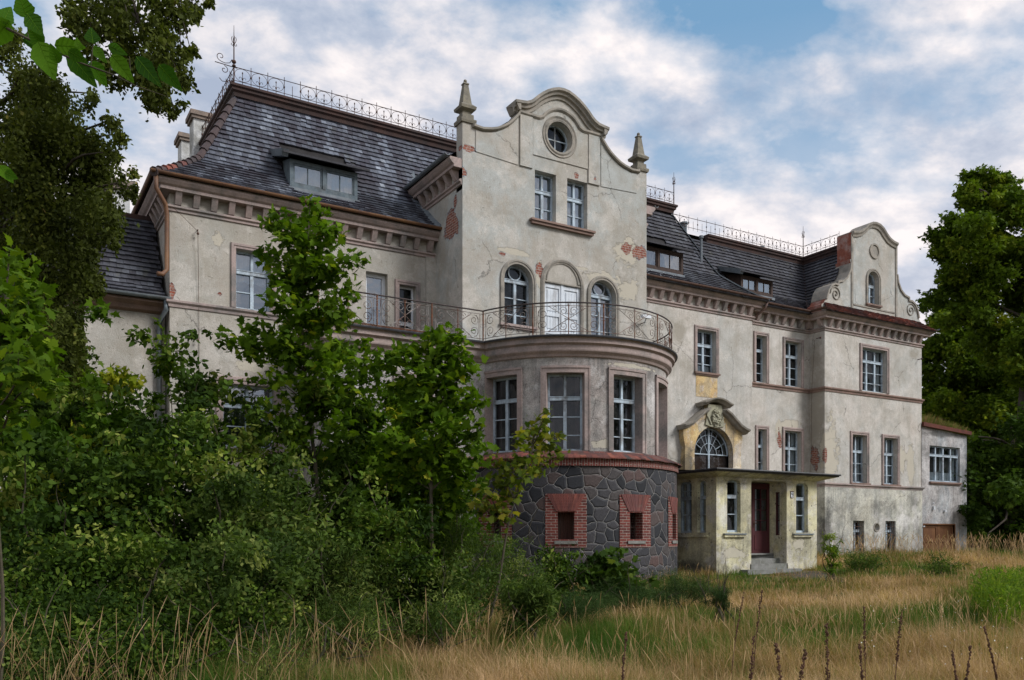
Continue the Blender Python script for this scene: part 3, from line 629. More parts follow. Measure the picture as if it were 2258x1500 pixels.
# flank cornice, gutter, roof of the central block
frieze(left(11.8), 22.46, 26.2, 0, 0, house, zo=1.68, gut='gutter_g', off=.3, sp=.40)
frieze(right(18.7), 22.46, 26.2, 0, 0, house, zo=1.68, gut='gutter_g', off=.3)
m = MB()
for s_ in (-1, 1):
    x0 = CX+s_*3.9; m.quad((x0, G+.38, 12.3), (x0, 34, 12.3), (CX, 34, 15.2), (CX, G+.38, 15.2))
m.build('roof', M['tile_d'], house)
# lead flashing where roof A meets the flank
m = MB()
for i in range(18):
    t0, t1 = 2.0*i/18, 2.0*(i+1)/18
    m.hexa([fA(11.68, TOP+prof(t0)-.02, OV-t0), fA(11.80, TOP+prof(t0)-.02, OV-t0), fA(11.80, TOP+prof(t1)-.02, OV-t1), fA(11.68, TOP+prof(t1)-.02, OV-t1),
            fA(11.68, TOP+prof(t0)+.05, OV-t0), fA(11.80, TOP+prof(t0)+.16, OV-t0), fA(11.80, TOP+prof(t1)+.16, OV-t1), fA(11.68, TOP+prof(t1)+.05, OV-t1)])
m.build('flashing', M['flash'], house)
kw = dict(par=house, arch_=True, sur=.14, surmat='grey_trim')
window(fG, 13.2, 14.2, 7.65, 9.0, bars=(8.0, 8.5), ring=True, sill='pink', cur=[(0, .25, 0, 1, 'darkcurtain')], label='arched window left of the boarded balcony door', **kw)
window(fG, 16.4, 17.4, 6.78, 9.0, bars=(7.4, 7.9, 8.4), ring=True, sill=None, glass='glass_sky', cur=[(.05, .6, .1, .9, 'curtain')], name='balcony_door', label='arched glazed door right of the boarded balcony door', **kw)
# boarded door with blind arch
m = MB(); m.box(fG, 14.63, 16.0, 6.75, 9.12, -.12, -.06)
for x0 in (14.63, 15.325):
    for b in ((0, .09), (.585, .675)): m.box(fG, x0+b[0], x0+b[1], 6.75, 9.12, -.06, -.03)
    for z0 in (6.75, 7.55, 8.1, 8.98): m.box(fG, x0+.09, x0+.585, z0, z0+.11, -.06, -.03)
    for z0, z1 in ((6.9, 7.5), (7.72, 8.05), (8.27, 8.92)): m.box(fG, x0+.15, x0+.52, z0, z1, -.06, -.045)
    for k in range(4): m.box(fG, x0+.17+k*.1, x0+.18+k*.1, 6.9, 8.9, -.06, -.04)
m.box(fG, 15.28, 15.36, 6.75, 9.12, -.03, -.01); m.build('shutter_door', M['whitedoor'], house)['label'] = 'white peeling double door onto the curved balcony'
m = MB(); m.path(fG, arch(15.32, .69, 6.75, 9.12)[1:]+[(14.63, 6.75)], [(0, 0), (0, .05), (-.06, .07), (-.12, .03), (-.12, 0)])
m.box(fG, 14.63, 16.0, 9.12, 9.16, 0, .03)
m.path(fG, arch(15.32, .57, 9.2, 9.2)[1:], [(0, 0), (0, .03), (-.04, .03), (-.04, 0)]); m.build('blind_arch', M['grey_trim'], house)
for x0, x1 in ((14.3, 15.08), (15.5, 16.28)):
    window(fG, x0, x1, 10.98, 12.5, house, tr=11.92, bars=(11.42,), sur=0, sill=None, glass='glass_sky', cur=[(0, 1, 0, 1, 'curtain')],
           label='blue curtained window under the round gable window, %s of the pair' % ('left' if x0 < 15 else 'right'))
m = MB(); m.box(fG, 14.1, 16.5, 10.9, 10.96, .001, .16); m.box(fG, 14.14, 16.46, 10.82, 10.9, 0, .11)
m.build('window_sill', M['brown'], house)
m = MB(); rr = .46
m.path(fG, circ(15.2, 13.69, .42), [(0, -.28), (0, -.22), (-.04, -.22), (-.04, -.28)], closed=True)
m.box(fG, 15.185, 15.215, 13.25, 14.13, -.27, -.24); m.box(fG, 14.76, 15.64, 13.675, 13.705, -.272, -.242)
o = m.build('round_window', M['paint'], house); g = MB(); g.poly(fG, circ(15.2, 13.69, .45), d=-.26); g.build('pane', M['glass'], o)
g = MB(); g.path(fG, circ(15.2, 13.69, .47), [(0, 0), (0, .05), (-.06, .06), (-.10, .03), (-.16, .06), (-.18, .03), (-.18, 0)], closed=True); g.build('surround', M['grey_trim'], o)

# ---- flat-fronted extension under the balcony (left of the bay)
XE0, XE1 = 7.4, 12.1
m = MB(); m.poly(fE, rect(XE0, XE1, 0, 6.5), [rect(9.4, 10.3, 3.7, 5.55)], reveal=.25); m.poly(left(XE0), rect(E_, A, 0, 6.5)); m.build('wall', M['wall_bay'], house)
window(fE, 9.4, 10.3, 3.7, 5.55, house, tr=4.95, bars=(4.3,), sur=.15, label='ground floor window under the left end of the balcony')
band(fE, XE0, XE1-.35, BASE-.05, BASE+.12, house, mL=1)
# ---- curved bay
WC = [-65, -31.8, 1.6, 35, 68.4]; WH = 9.2
def arcF(phi, r): a = R(phi); return Vector((CX+r*math.sin(a), CY-r*math.cos(a), 0))
def ring_sweep(mb, prof, a0, a1, n, close=True, t=.5):
    P = [[arcF(a0+(a1-a0)*i/n, r)+Vector((0, 0, z)) for r, z in prof] for i in range(n+1)]; k = len(prof); b = []
    for p in P: b += p
    mb.add(b, [(i*k+j, i*k+j+1, (i+1)*k+j+1, (i+1)*k+j) for i in range(n) for j in range(k-1)], t)
m = MB(); RW = 3.25; zs, zt = 3.62, 5.76
edges = sorted(set([-90, 90]+[w_+s_ for w_ in WC for s_ in (-WH, WH)] + list(range(-88, 90, 4))))
for a, b in zip(edges[:-1], edges[1:]):
    mid = (a+b)/2; ins = any(abs(mid-w_) < WH for w_ in WC)
    for z0, z1 in (((3.2, zs), (zt, 6.5)) if ins else ((3.2, 6.5),)):
        m.quad(arcF(a, RW)+Vector((0, 0, z0)), arcF(b, RW)+Vector((0, 0, z0)), arcF(b, RW)+Vector((0, 0, z1)), arcF(a, RW)+Vector((0, 0, z1)))
    if ins:
        for z in (zs, zt):
            m.quad(arcF(a, RW)+Vector((0, 0, z)), arcF(b, RW)+Vector((0, 0, z)), arcF(b, RW-.4)+Vector((0, 0, z)), arcF(a, RW-.4)+Vector((0, 0, z)))
o = m.build('bay_wall', M['wall_bay'], house)
m = MB()
for w_ in WC:
    for s_ in (-1, 1):
        a = w_+s_*WH; m.quad(arcF(a, RW)+Vector((0, 0, zs)), arcF(a, RW-.4)+Vector((0, 0, zs)), arcF(a, RW-.4)+Vector((0, 0, zt)), arcF(a, RW)+Vector((0, 0, zt)))
m.build('bay_reveal', M['pink'], o)
hw = math.sin(R(WH))*(RW-.3)
names = ['leftmost', 'second from left', 'middle', 'fourth from left', 'rightmost']
for i, w_ in enumerate(WC):
    F = F_chord(w_, 0); dd = math.cos(R(WH))*(RW-.22)
    F2 = Frame(F.o+F.n*dd, F.ax, F.n)
    hh = math.tan(R(WH))*dd-.005
    wo = window(F2, -hh, hh, zs, zt, house, rec=0.05, tr=5.08, bars=(4.07, 4.58), sur=0, sill=None, cur=[(.03, .2, 0, 1, 'darkcurtain'), (.8, .97, 0, 1, 'darkcurtain')], label='tall cross window of the curved bay, %s of five' % names[i])
    sm = MB()
    for s_ in (-1, 1):
        a0, a1 = sorted((w_+s_*WH, w_+s_*(WH+2.6)))
        ring_sweep(sm, [(RW, zs), (RW+.04, zs), (RW+.04, zt+.16), (RW, zt+.16)], a0, a1, 2)
        for aa in (a0, a1): sm.quad(arcF(aa, RW)+Vector((0, 0, zs)), arcF(aa, RW+.04)+Vector((0, 0, zs)), arcF(aa, RW+.04)+Vector((0, 0, zt+.16)), arcF(aa, RW)+Vector((0, 0, zt+.16)))
        ae = w_+s_*(WH+2.2); b0, b1 = sorted((ae, w_+s_*(WH+2.75)))
        ring_sweep(sm, [(RW, zs), (RW+.06, zs), (RW+.06, zt+.19), (RW, zt+.19)], b0, b1, 1)
    ring_sweep(sm, [(RW, zt+.002), (RW+.038, zt+.002), (RW+.038, zt+.16), (RW, zt+.16)], w_-WH, w_+WH, 5)
    ring_sweep(sm, [(RW, zt+.13), (RW+.062, zt+.13), (RW+.062, zt+.19), (RW, zt+.19)], w_-WH-2.7, w_+WH+2.7, 7)
    sm.build('surround', M['pink'], wo)
    sm = MB(); ring_sweep(sm, [(RW-.3, zs+.01), (RW+.05, zs-.01), (RW+.05, zs-.06), (RW-.02, zs-.06)], w_-WH, w_+WH, 5); sm.build('sill', M['brown'], wo)
# stone plinth
RP = 3.56
def uv_ring(name, mat, par, r0, r1, z0, z1, a0, a1, n, holes=(), r_in=0):
    me = bpy.data.meshes.new(name); vs = []; fs = []; uv = []
    ed = sorted(set([a0, a1]+[q for h in holes for q in h[:2]]+[a0+(a1-a0)*i/n for i in range(n+1)]))
    def q(p, w4): b = len(vs); vs.extend(p); fs.append((b, b+1, b+2, b+3)); uv.extend(w4)
    for a, b in zip(ed[:-1], ed[1:]):
        if b-a < 1e-6: continue
        mid = (a+b)/2; segs = [(z0, z1)]
        for h in holes:
            if h[0] < mid < h[1]: segs = [(z0, h[2]), (h[3], z1)]
        for s0, s1 in segs:
            if s1 <= s0: continue
            f = lambda z: r0+(r1-r0)*(z-z0)/(z1-z0)
            q([arcF(a, f(s0))+Vector((0, 0, s0)), arcF(b, f(s0))+Vector((0, 0, s0)), arcF(b, f(s1))+Vector((0, 0, s1)), arcF(a, f(s1))+Vector((0, 0, s1))],
              [(R(a)*r0, s0), (R(b)*r0, s0), (R(b)*r0, s1), (R(a)*r0, s1)])
    for h in holes:
        if r_in:
            for aa in h[:2]:
                q([arcF(aa, r0)+Vector((0, 0, h[2])), arcF(aa, r0-r_in)+Vector((0, 0, h[2])), arcF(aa, r0-r_in)+Vector((0, 0, h[3])), arcF(aa, r0)+Vector((0, 0, h[3]))],
                  [(0, h[2]), (r_in, h[2]), (r_in, h[3]), (0, h[3])])
            for zz in h[2:4]:
                q([arcF(h[0], r0)+Vector((0, 0, zz)), arcF(h[1], r0)+Vector((0, 0, zz)), arcF(h[1], r0-r_in)+Vector((0, 0, zz)), arcF(h[0], r0-r_in)+Vector((0, 0, zz))],
                  [(0, 0), (.5, 0), (.5, r_in), (0, r_in)])
    me.from_pydata([tuple(p) for p in vs], [], fs); me.materials.append(M[mat]); l = me.uv_layers.new(name='UVMap')
    l.data.foreach_set('uv', np.array(uv, dtype=np.float32).ravel()); o = bpy.data.objects.new(name, me); COL.objects.link(o); return child(o, par)
PH = [(w_-3.6, w_+3.6, 1.18, 1.92) for w_ in WC]
plinth = uv_ring('stone_plinth', 'masonry', house, RP+.03, RP, -.4, 3.18, -92, 92, 60, [(w_-4.5, w_+4.5, 1.0, 2.2) for w_ in WC])
for w_ in WC: uv_ring('brick_surround', 'brick', plinth, RP+.035, RP+.03, .96, 2.42, w_-9, w_+9, 8, [(w_-3.6, w_+3.6, 1.18, 1.92)], .45)
# fanned joints of the flat brick arches
for w_ in WC:
    m = MB()
    for k in range(-7, 7):      # leaning bricks of the flat arch
        q = .05; rr_ = RP+.036+.004*(k % 2); a0, a1, b0, b1 = w_+(k+q)*.62, w_+(k+1-q)*.62, w_+(k+q)*1.2, w_+(k+1-q)*1.2
        P8 = [arcF(a, r_)+Vector((0, 0, z)) for z, (a_, b_) in ((1.95, (a0, a1)), (2.41, (b0, b1))) for a, r_ in ((a_, rr_-.03), (b_, rr_-.03), (b_, rr_+.012), (a_, rr_+.012))]
        m.hexa(P8, .2+.6*random.random())
    m.build('flat_arch', M['tile_arch'], plinth)
for i, w_ in enumerate(WC):
    F = F_chord(w_, RP-.28); m = MB()
    if i in (1,):
        for k in range(5): m.box(F, -.23+k*.092, -.142+k*.092, 1.18, 1.92, 0, .02+.004*(k % 2))
        o = m.build('cellar_shutter', M['boards'], plinth); o['label'] = 'brown boarded cellar opening'
    else:
        m.box(F, -.23, -.18, 1.18, 1.92, 0, .03); m.box(F, .18, .23, 1.18, 1.92, 0, .03); m.box(F, -.02, .02, 1.18, 1.92, 0, .03); m.box(F, -.18, .18, 1.5, 1.53, 0, .025)
        o = m.build('cellar_window', M['boards'], plinth); g = MB(); g.poly(F, rect(-.23, .23, 1.18, 1.92), d=-.01); g.build('pane', M['glass'], o)
m = MB()
for w_ in WC:
    ring_sweep(m, [(RP-.3, 1.16), (RP+.07, 1.14), (RP+.07, 1.06), (RP, 1.05)], w_-5, w_+5, 3)
m.build('cellar_sill', M['concrete'], plinth)
bb = uv_ring('brick_band', 'brick', house, RP+.05, RP+.05, 3.18, 3.40, -92, 92, 60)
me = bb.data; arr = np.zeros(len(me.uv_layers[0].data)*2, dtype=np.float32); me.uv_layers[0].data.foreach_get('uv', arr); arr = arr.reshape(-1, 2)[:, ::-1].copy(); me.uv_layers[0].data.foreach_set('uv', arr.ravel())
m = MB(); ring_sweep(m, [(RP, 3.18), (RP+.05, 3.18)], -92, 92, 60); ring_sweep(m, [(RP+.12, 3.40), (RP-.4, 3.36)], -92, 92, 60); m.build('soffit', M['under'], bb)
m = MB()
for row in range(3):
    r0 = RP+.15-row*.125; z0 = 3.41+row*.055; a = -92 + random.random()*2
    while a < 92:
        b = a+2.6; lf = random.gauss(0, .006); p = [arcF(a, r0)+Vector((0, 0, z0+lf)), arcF(b-.12, r0)+Vector((0, 0, z0+lf)), arcF(b-.12, r0-.17)+Vector((0, 0, z0+.085)), arcF(a, r0-.17)+Vector((0, 0, z0+.085))]
        q = [x-Vector((0, 0, .03)) for x in p[:2]]; tn = min(1, max(0, random.gauss(.42, .18)))
        m.add(p+q, [(0, 1, 2, 3), (4, 5, 1, 0)], tn); a = b
m.build('bay_skirt_tiles', M['tile_r'], house)
# balcony slab cornice: arc + straight
m = MB(); cp = [(RW, 6.18), (RW+.05, 6.20), (RW+.08, 6.26), (RW+.16, 6.33), (RW+.17, 6.36), (RW+.17, 6.49), (RW+.20, 6.51), (RW+.25, 6.54), (RW+.25, 6.66), (RW+.31, 6.70)]
aj = -math.degrees(math.acos((CY-E_)/RW))+0
ring_sweep(m, cp, -75.5, 90, 60)
m.sweep(fE, XE0, 12.08, [(d-RW, z) for d, z in cp]+[(0, 6.70)], 1, 0)
m.sweep(left(XE0), E_, A, [(d-RW, z) for d, z in cp]+[(0, 6.70)], 1, 0)
m.build('balcony_cornice', M['pink'], house)
m = MB(); ring_sweep(m, [(RW+.25, 6.69), (RW+.335, 6.685), (RW+.345, 6.72), (RW+.30, 6.75), (.01, 6.76)], -75.5, 90, 60)
m.sweep(fE, XE0, 12.05, [(.25, 6.69), (.335, 6.685), (.345, 6.72), (.30, 6.75), (-3, 6.752), (-3, 6.69)], 1, 0)
m.build('balcony_edge', M['tar'], house)

# ---- block B with the portal
m = MB(); parch = arch(23.70, 1.0, 3.4, 4.46, 18)
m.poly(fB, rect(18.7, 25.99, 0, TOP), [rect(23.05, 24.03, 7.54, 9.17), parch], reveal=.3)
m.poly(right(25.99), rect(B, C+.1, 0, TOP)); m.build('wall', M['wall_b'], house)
window(fB, 23.05, 24.03, 7.54, 9.17, house, tr=8.6, bars=(7.9, 8.25), sur=.14, sill='brown', cur=[(0, .3, 0, 1, 'curtain'), (.3, 1, 0, .2, 'curtain')], label='upper window above the portal with yellow panel below')
m = MB(); m.slab(fB, rect(23.0, 24.1, 6.6, 7.40), .001, .012); m.build('yellow_panel', M['ochre'], house)
PF = front(B-.25)
m = MB()
pout = [(22.2, 3.3), (25.15, 3.3), (25.12, 4.6), (25.2, 5.0), (25.2, 5.40), (24.9, 5.52), (24.6, 5.72), (24.3, 5.95), (24.0, 6.1), (24.05, 6.30), (23.4, 6.30), (23.4, 6.1), (23.1, 5.95), (22.8, 5.72), (22.5, 5.5), (22.15, 5.38), (22.15, 5.0), (22.24, 4.6)]
m.poly(PF, pout, [parch], reveal=.45)
for i in range(len(pout)): a, b = pout[i], pout[(i+1) % len(pout)]; m.quad(PF(*a, 0), PF(*b, 0), PF(*b, -.25), PF(*a, -.25))
m.build('portal_surround', M['ochre'], house)
m = MB()
hoodL = [(22.02, 5.36), (22.2, 5.40), (22.5, 5.53), (22.8, 5.75), (23.05, 5.95), (23.3, 6.08)]; hoodR = [(23.7*2-x, z) for x, z in hoodL][::-1]
hp = [(.06, -.25), (.06, .28), (0, .26), (-.03, .16), (-.09, .12), (-.12, .03), (-.12, -.25)]
m.path(PF, hoodL, hp); m.path(PF, hoodR, hp)
top = [(22.98, 6.28), (23.15, 6.33), (23.35, 6.42), (23.55, 6.47), (23.7, 6.48), (23.85, 6.47), (24.05, 6.42), (24.25, 6.33), (24.42, 6.28)]
m.path(PF, top, [(.05, -.25), (.05, .32), (0, .3), (-.04, .2), (-.09, .14), (-.09, -.25)])
m.build('portal_hood', M['grey_trim'], house)
m = MB(); m.slab(PF, [(23.2, 5.5), (23.42, 5.45), (23.7, 5.42), (23.98, 5.45), (24.2, 5.5), (24.12, 5.8), (24.05, 6.28), (23.35, 6.28), (23.28, 5.8)], .001, .06)
rnd = random.Random(3)
def blob(mb, p, r, sq=(1, 1, 1)):
    vs = []
    for i in range(7):
        a = -PI/2+PI*i/6
        vs += [(p[0]+r*sq[0]*math.cos(a)*math.cos(t), p[1]+r*sq[1]*math.cos(a)*math.sin(t), p[2]+r*sq[2]*math.sin(a)) for t in np.linspace(0, 2*PI, 9)[:-1]]
    mb.add(vs, [(i*8+k, i*8+(k+1) % 8, (i+1)*8+(k+1) % 8, (i+1)*8+k) for i in range(6) for k in range(8)])
yp = B-.25
blob(m, (23.7, yp-.06, 5.78), .20, (1, .5, 1.7))
for k in range(46):
    a = rnd.random()*2*PI; q = rnd.random()**.5; blob(m, (23.7+.20*q*math.cos(a), yp-.12-.06*(1-q), 5.80+.34*q*math.sin(a)), .02+.03*rnd.random(), (1.3, .8, 1))
for s_ in (-1, 1):
    for k in range(6): blob(m, (23.7+s_*(.24+.03*k), yp-.08, 5.55+.05*k), .045, (1, .7, 1))
for k in range(5): blob(m, (23.62+.04*k, yp-.16, 6.05-.03*abs(k-2)), .04)
m.build('cartouche', M['cartouche'], house, smooth=True)
# fanlight
fF = Frame((0, B+.08, 0), (1, 0, 0), (0, -1, 0)); m = MB(); zc = 4.42
m.box(fF, 22.7, 24.7, 4.40, 4.44, 0, .04); m.box(fF, 23.67, 23.73, 3.4, 5.46, -.01, .05)
for rr_ in (.42, .74, .985): m.tube([fF(23.7+rr_*math.cos(a), zc+rr_*math.sin(a), .02) for a in np.linspace(0, PI, 25)], .014 if rr_ < .9 else .03, 5)
for a in (30, 60, 120, 150):
    for r0, r1 in (((0, .98),) if a in (60, 120) else ((.42, .98),)):
        m.tube([fF(23.7+r0*math.cos(R(a)), zc+r0*math.sin(R(a)), .02), fF(23.7+r1*math.cos(R(a)), zc+r1*math.sin(R(a)), .02)], .012, 5)
for a in (15, 165, 78, 102): m.tube([fF(23.7+.42*math.cos(R(a)), zc+.42*math.sin(R(a)), .02), fF(23.7+.98*math.cos(R(a)), zc+.98*math.sin(R(a)), .02)], .010, 5) if a in (78, 102) else None
o = m.build('fanlight', M['paint'], house); o['label'] = 'arched portal window with radiating white glazing bars'
g = MB(); g.poly(fF, arch(23.7, 1.0, 3.4, 4.46, 18), d=-.02); g.build('pane', M['glass'], o)
g = MB(); g.box(fF, 22.7, 23.665, 3.4, 4.39, -.10, -.03); g.box(fF, 23.735, 24.7, 3.4, 4.39, -.10, -.03); g.build('boarding', M['boards'], o)
frieze(fB, 18.7, 25.99, 0, 1, house, gut='gutter_d')
roof(fB, lambda t: (18.7, 26.46-t), house, mat='tile_d', tone=(.5, .25), zb=10.55, excl=[(19, 22.75, .75, 2.0)])
roof(right(25.99), lambda t: (24.23+t, 27.4), house, mat='tile_d', zb=10.55)
crest_cornice(fB, 15, 25.99, 14.72, 0, 1); crest_cornice(right(25.99), B, 34, 14.72, 1, 0)
# ---- block C
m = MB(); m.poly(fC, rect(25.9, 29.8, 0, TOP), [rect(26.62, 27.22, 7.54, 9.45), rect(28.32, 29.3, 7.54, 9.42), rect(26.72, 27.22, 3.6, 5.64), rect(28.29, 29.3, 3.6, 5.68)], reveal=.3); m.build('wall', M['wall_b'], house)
window(fC, 26.62, 27.22, 7.54, 9.45, house, tr=8.85, bars=(7.95, 8.35), cols=1, sur=.14, sill=None, label='narrow upper window nearest the portal bay')
window(fC, 28.32, 29.3, 7.54, 9.42, house, tr=8.8, bars=(7.9, 8.35), sur=.14, sill=None, cur=[(0, .3, 0, 1, 'curtain')], label='wider upper window in the recess beside the right wing')
window(fC, 26.72, 27.22, 3.6, 5.64, house, cols=1, tr=4.95, bars=(4.3,), sur=.14, sill=None, cur=[(0, 1, 0, .3, 'curtain')], label='narrow window just above the porch roof')
window(fC, 28.29, 29.3, 3.6, 5.68, house, tr=4.95, bars=(4.3,), sur=.14, sill=None, cur=[(0, .25, 0, 1, 'curtain'), (.8, 1, 0, 1, 'curtain')], label='wider window just above the porch roof')
band(fC, 25.99, 29.8, 7.33, 7.53, house, mL=0, mR=-1)
frieze(fC, 25.99, 29.8, 0, -1, house, gut='gutter_d')
KD = .855
roof(fC, lambda t: (26.0-max(0, t-.2), 29.33+t), house, mat='tile_d', tone=(.4, .22), zb=10.52, k=KD, excl=[(26.2, 28.15, .75, 2.0)])
# ---- right wing D
m = MB(); HD = [rect(32.18, 33.86, 7.56, 9.43), rect(31.54, 32.5, 3.56, 5.63), rect(33.65, 34.6, 3.56, 5.62), rect(31.57, 32.3, .55, 1.94), rect(33.74, 34.45, .6, 1.95), circ(33.13, 1.67, .16, 16)]
m.poly(fD, rect(29.8, 36.37, BASE, TOP), HD[:3], reveal=.3)
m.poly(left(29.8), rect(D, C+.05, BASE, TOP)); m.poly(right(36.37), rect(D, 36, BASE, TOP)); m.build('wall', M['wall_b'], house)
m = MB(); m.poly(front(D-.03), rect(29.77, 36.37, 0, BASE), HD[3:], reveal=.3)
m.poly(left(29.77), rect(D-.03, C+.05, 0, BASE)); m.poly(fC, [(26, 0), (29.8, 0), (29.8, BASE), (26, BASE)], d=.03); m.poly(right(36.37), rect(D-.03, 36, 0, BASE)); m.build('base_wall', M['wall_base'], house)
window(fD, 32.18, 33.86, 7.56, 9.43, house, cols=3, tr=8.87, bars=(7.95, 8.4), sur=.16, sill=None, cur=[(0, .3, 0, 1, 'curtain'), (.85, 1, 0, 1, 'curtain')], label='wide three-part upper window of the right wing', upbars=0)
window(fD, 31.54, 32.5, 3.56, 5.63, house, tr=4.92, bars=(3.98, 4.42), sur=.14, sill='brown', cur=[(0, 1, 0, .22, 'curtain'), (0, .2, .2, 1, 'curtain'), (.8, 1, .2, 1, 'curtain')], label='left one of two lace-curtained windows in the right wing')
window(fD, 33.65, 34.6, 3.56, 5.62, house, tr=4.90, bars=(3.98, 4.42), sur=.14, sill='brown', cur=[(0, 1, 0, .24, 'curtain'), (.8, 1, .2, 1, 'curtain')], label='right one of two lace-curtained windows in the right wing')
for i, (x0, x1, z0, z1) in enumerate(((31.57, 32.3, .55, 1.94), (33.74, 34.45, .6, 1.95))):
    wo = window(front(D-.03), x0, x1, z0, z1, house, tr=1.5, cols=2, sur=0, sill=None, name='cellar_window', label='barred cellar window of the right wing, %s of two' % ('left' if i == 0 else 'right'))
    g = MB(); Fx = front(D-.03)
    for k in range(5): xx = x0+.06+(x1-x0-.12)*k/4; g.tube([Fx(xx, z0, -.06), Fx(xx, z1, -.06)], .012, 5)
    for zz in (z0+.3, z0+.75, z1-.25): g.tube([Fx(x0, zz, -.06), Fx(x1, zz, -.06)], .012, 5)
    g.build('iron_bars', M['rust'], wo)
m = MB(); m.path(front(D-.03), circ(33.13, 1.67, .16, 16), [(0, .0), (0, .03), (-.04, .03), (-.04, 0)], closed=True); m.poly(front(D-.03), circ(33.13, 1.67, .16, 16), d=-.2); m.build('air_vent', M['grey_trim'], house)
for (F, x0, x1, a_, b_) in ((fD, 29.8, 36.37, 1, 1), (left(29.8), D, C, 1, 0)):
    band(F, x0, x1, 7.33, 7.53, house, mL=a_, mR=b_ if F is fD else -1); band(F, x0, x1, BASE-.06, BASE+.12, house, mat='pink', d=.1, mL=a_, mR=b_)
    frieze(F, x0, x1, a_, b_ if F is fD else -1, house, gut='gutter_d', off=.15 if F is not fD else .25, gutter=F is not fD)
frieze(right(36.37), D, 30, 1, 0, house, gut='gutter_g')
roof(left(29.8), lambda t: (24.9, 24.62+t) if t > .3 else (25, 25), house, mat='tile_d', tone=(.42, .22), zb=10.52, k=KD)
roof(fD, lambda t: (29.33+t, 36.84-t), house, mat='tile_r', tone=(.45, .25), zb=10.56, tmax=.56, gauge=.13, z_only=lambda t: t*.85)
roof(right(36.37), lambda t: (25.0, 34), house, mat='tile_d', zb=10.52, k=KD)
crest_cornice(fC, 26, 29.8, 14.05, 0, -1); crest_cornice(left(29.8), D+.95, C, 14.05, 0, -1); crest_cornice(right(36.37), D+.95, 34, 14.05, 0, 0)
m = MB(); m.quad((23.9, 27.4, 13.95), (34.1, 27.4, 13.95), (34.1, 33.5, 13.95), (23.9, 33.5, 13.95)); m.quad((32.1, 25.2, 13.95), (34.1, 25.2, 13.95), (34.1, 27.4, 13.95), (32.1, 27.4, 13.95)); m.build('flat_roof', M['tar'], house)
# valley flashing C/D and hip flashing B
m = MB()
def strip(f3, w_=.09, tm=2.7, n=16):
    for i in range(n):
        a, b = f3(tm*i/n), f3(tm*(i+1)/n); d = (b-a).normalized(); s_ = d.cross(Vector((0, 0, 1))).normalized()*w_; up = Vector((0, 0, .05))
        m.hexa([a-s_, a+s_, b+s_, b-s_, a-s_+up, a+s_+up, b+s_+up, b-s_+up])
strip(lambda t: Vector((29.33+t, 24.63+t, 10.52+prof(t, KD)+.02)), .08); m.build('valley_flashing', M['crest'], house)
m = MB(); strip(lambda t: Vector((26.46-t, 24.23+t, 10.56+prof(t)+.02)), .11); m.build('hip_flashing', M['flash'], house)
# hip tiles of block A
m = MB(); n = 17
for i in range(n):
    t0, t1 = 2.62*i/n, 2.62*(i+1.15)/n
    p0 = Vector((4.06-OV+t0, A-OV+t0, 10.63+prof(t0))); p1 = Vector((4.06-OV+t1, A-OV+t1, 10.60+prof(min(t1, 2.7))))
    m.tube([p0, p1], [.125, .095], 8, t=(.75 if i in (2, 3) else .62 if i == 5 else .0+.1*random.random()))
m.build('hip_tiles', M['tile_r'], house, smooth=False)

# ---- gable of the right wing
GX = 33.1; YG = D-.04-(-.10); fR = front(D+.06)
hr = [(0, 14.93), (.25, 14.9), (.5, 14.78), (.72, 14.58), (.95, 14.42), (1.2, 14.33), (1.52, 14.28), (1.5, 13.15), (1.62, 13.10), (1.58, 12.95), (1.66, 12.6), (1.85, 12.3), (2.1, 12.12), (2.42, 12.05), (2.43, 11.92), (2.62, 11.93), (2.85, 11.82), (3.02, 11.6),
      (3.1, 11.4), (3.16, 11.2), (3.28, 11.02), (3.42, 10.94), (3.42, 10.55)]
outR = [(GX+x, z) for x, z in hr[::-1]] + [(GX-x, z) for x, z in hr[1:]]
wa = arch(33.02, .37, 11.38, 12.45)
m = MB(); m.poly(fR, outR, [wa], reveal=.28); m.poly(fR, outR, [], d=-.75); m.build('gable_wall', M['wall_g'], house)
m = MB()
for i in range(len(outR)-1): a, b = outR[i], outR[i+1]; m.quad(fR(*a, .0), fR(*b, .0), fR(*b, -.75), fR(*a, -.75))
m.build('gable_side', M['redplaster'], house)
m = MB()
m.path(fR, [(GX+x, z) for x, z in hr[:7]][::-1][::-1][::-1][:0] or ([(GX-x, z) for x, z in hr[:7]][::-1] + [(GX+x, z) for x, z in hr[1:7]]), [(.03, -.76), (.03, .14), (-.05, .13), (-.12, .07), (-.2, .05), (-.2, 0)])
for s_ in (-1, 1):
    pts = [(GX+s_*x, z) for x, z in hr[9:20]]; pts = pts if s_ > 0 else pts[::-1]
    m.path(fR, pts, [(.015, -.76), (.015, .06), (-.06, .06), (-.06, 0)])
    a, b = sorted((GX+s_*1.44, GX+s_*1.56)); m.slab(fR, rect(a, b, 10.9, 14.2), .001, .035)
    sp = [(GX+s_*(2.55+.34*(1-k/26)*math.cos(k*.5)), 11.48+.34*(1-k/26)*math.sin(k*.5)) for k in range(26)]
    m.tube([fR(x, z, .02) for x, z in sp], .022, 5)
m.slab(fR, [(GX-1.4, 11.18), (GX+1.4, 11.18), (GX+1.4, 11.24), (GX-1.4, 11.24)], .001, .03)
m.path(fR, circ(33.09, 13.72, .26), [(0, 0), (0, .05), (-.07, .05), (-.07, 0)], closed=True)
m.build('gable_moulding', M['grey_trim'], house)
m = MB(); m.poly(fR, circ(33.09, 13.72, .26), d=.012); m.build('blind_roundel', M['grey_trim'], house)
window(fR, 32.65, 33.39, 11.38, 12.45, house, cols=2, arch_=True, tr=12.2, sur=.13, sill='brown', surmat='grey_trim', glass='glass_sky', bars=(11.8,), cur=[(0, 1, 0, 1, 'curtain')], label='arched attic window in the right-hand gable')

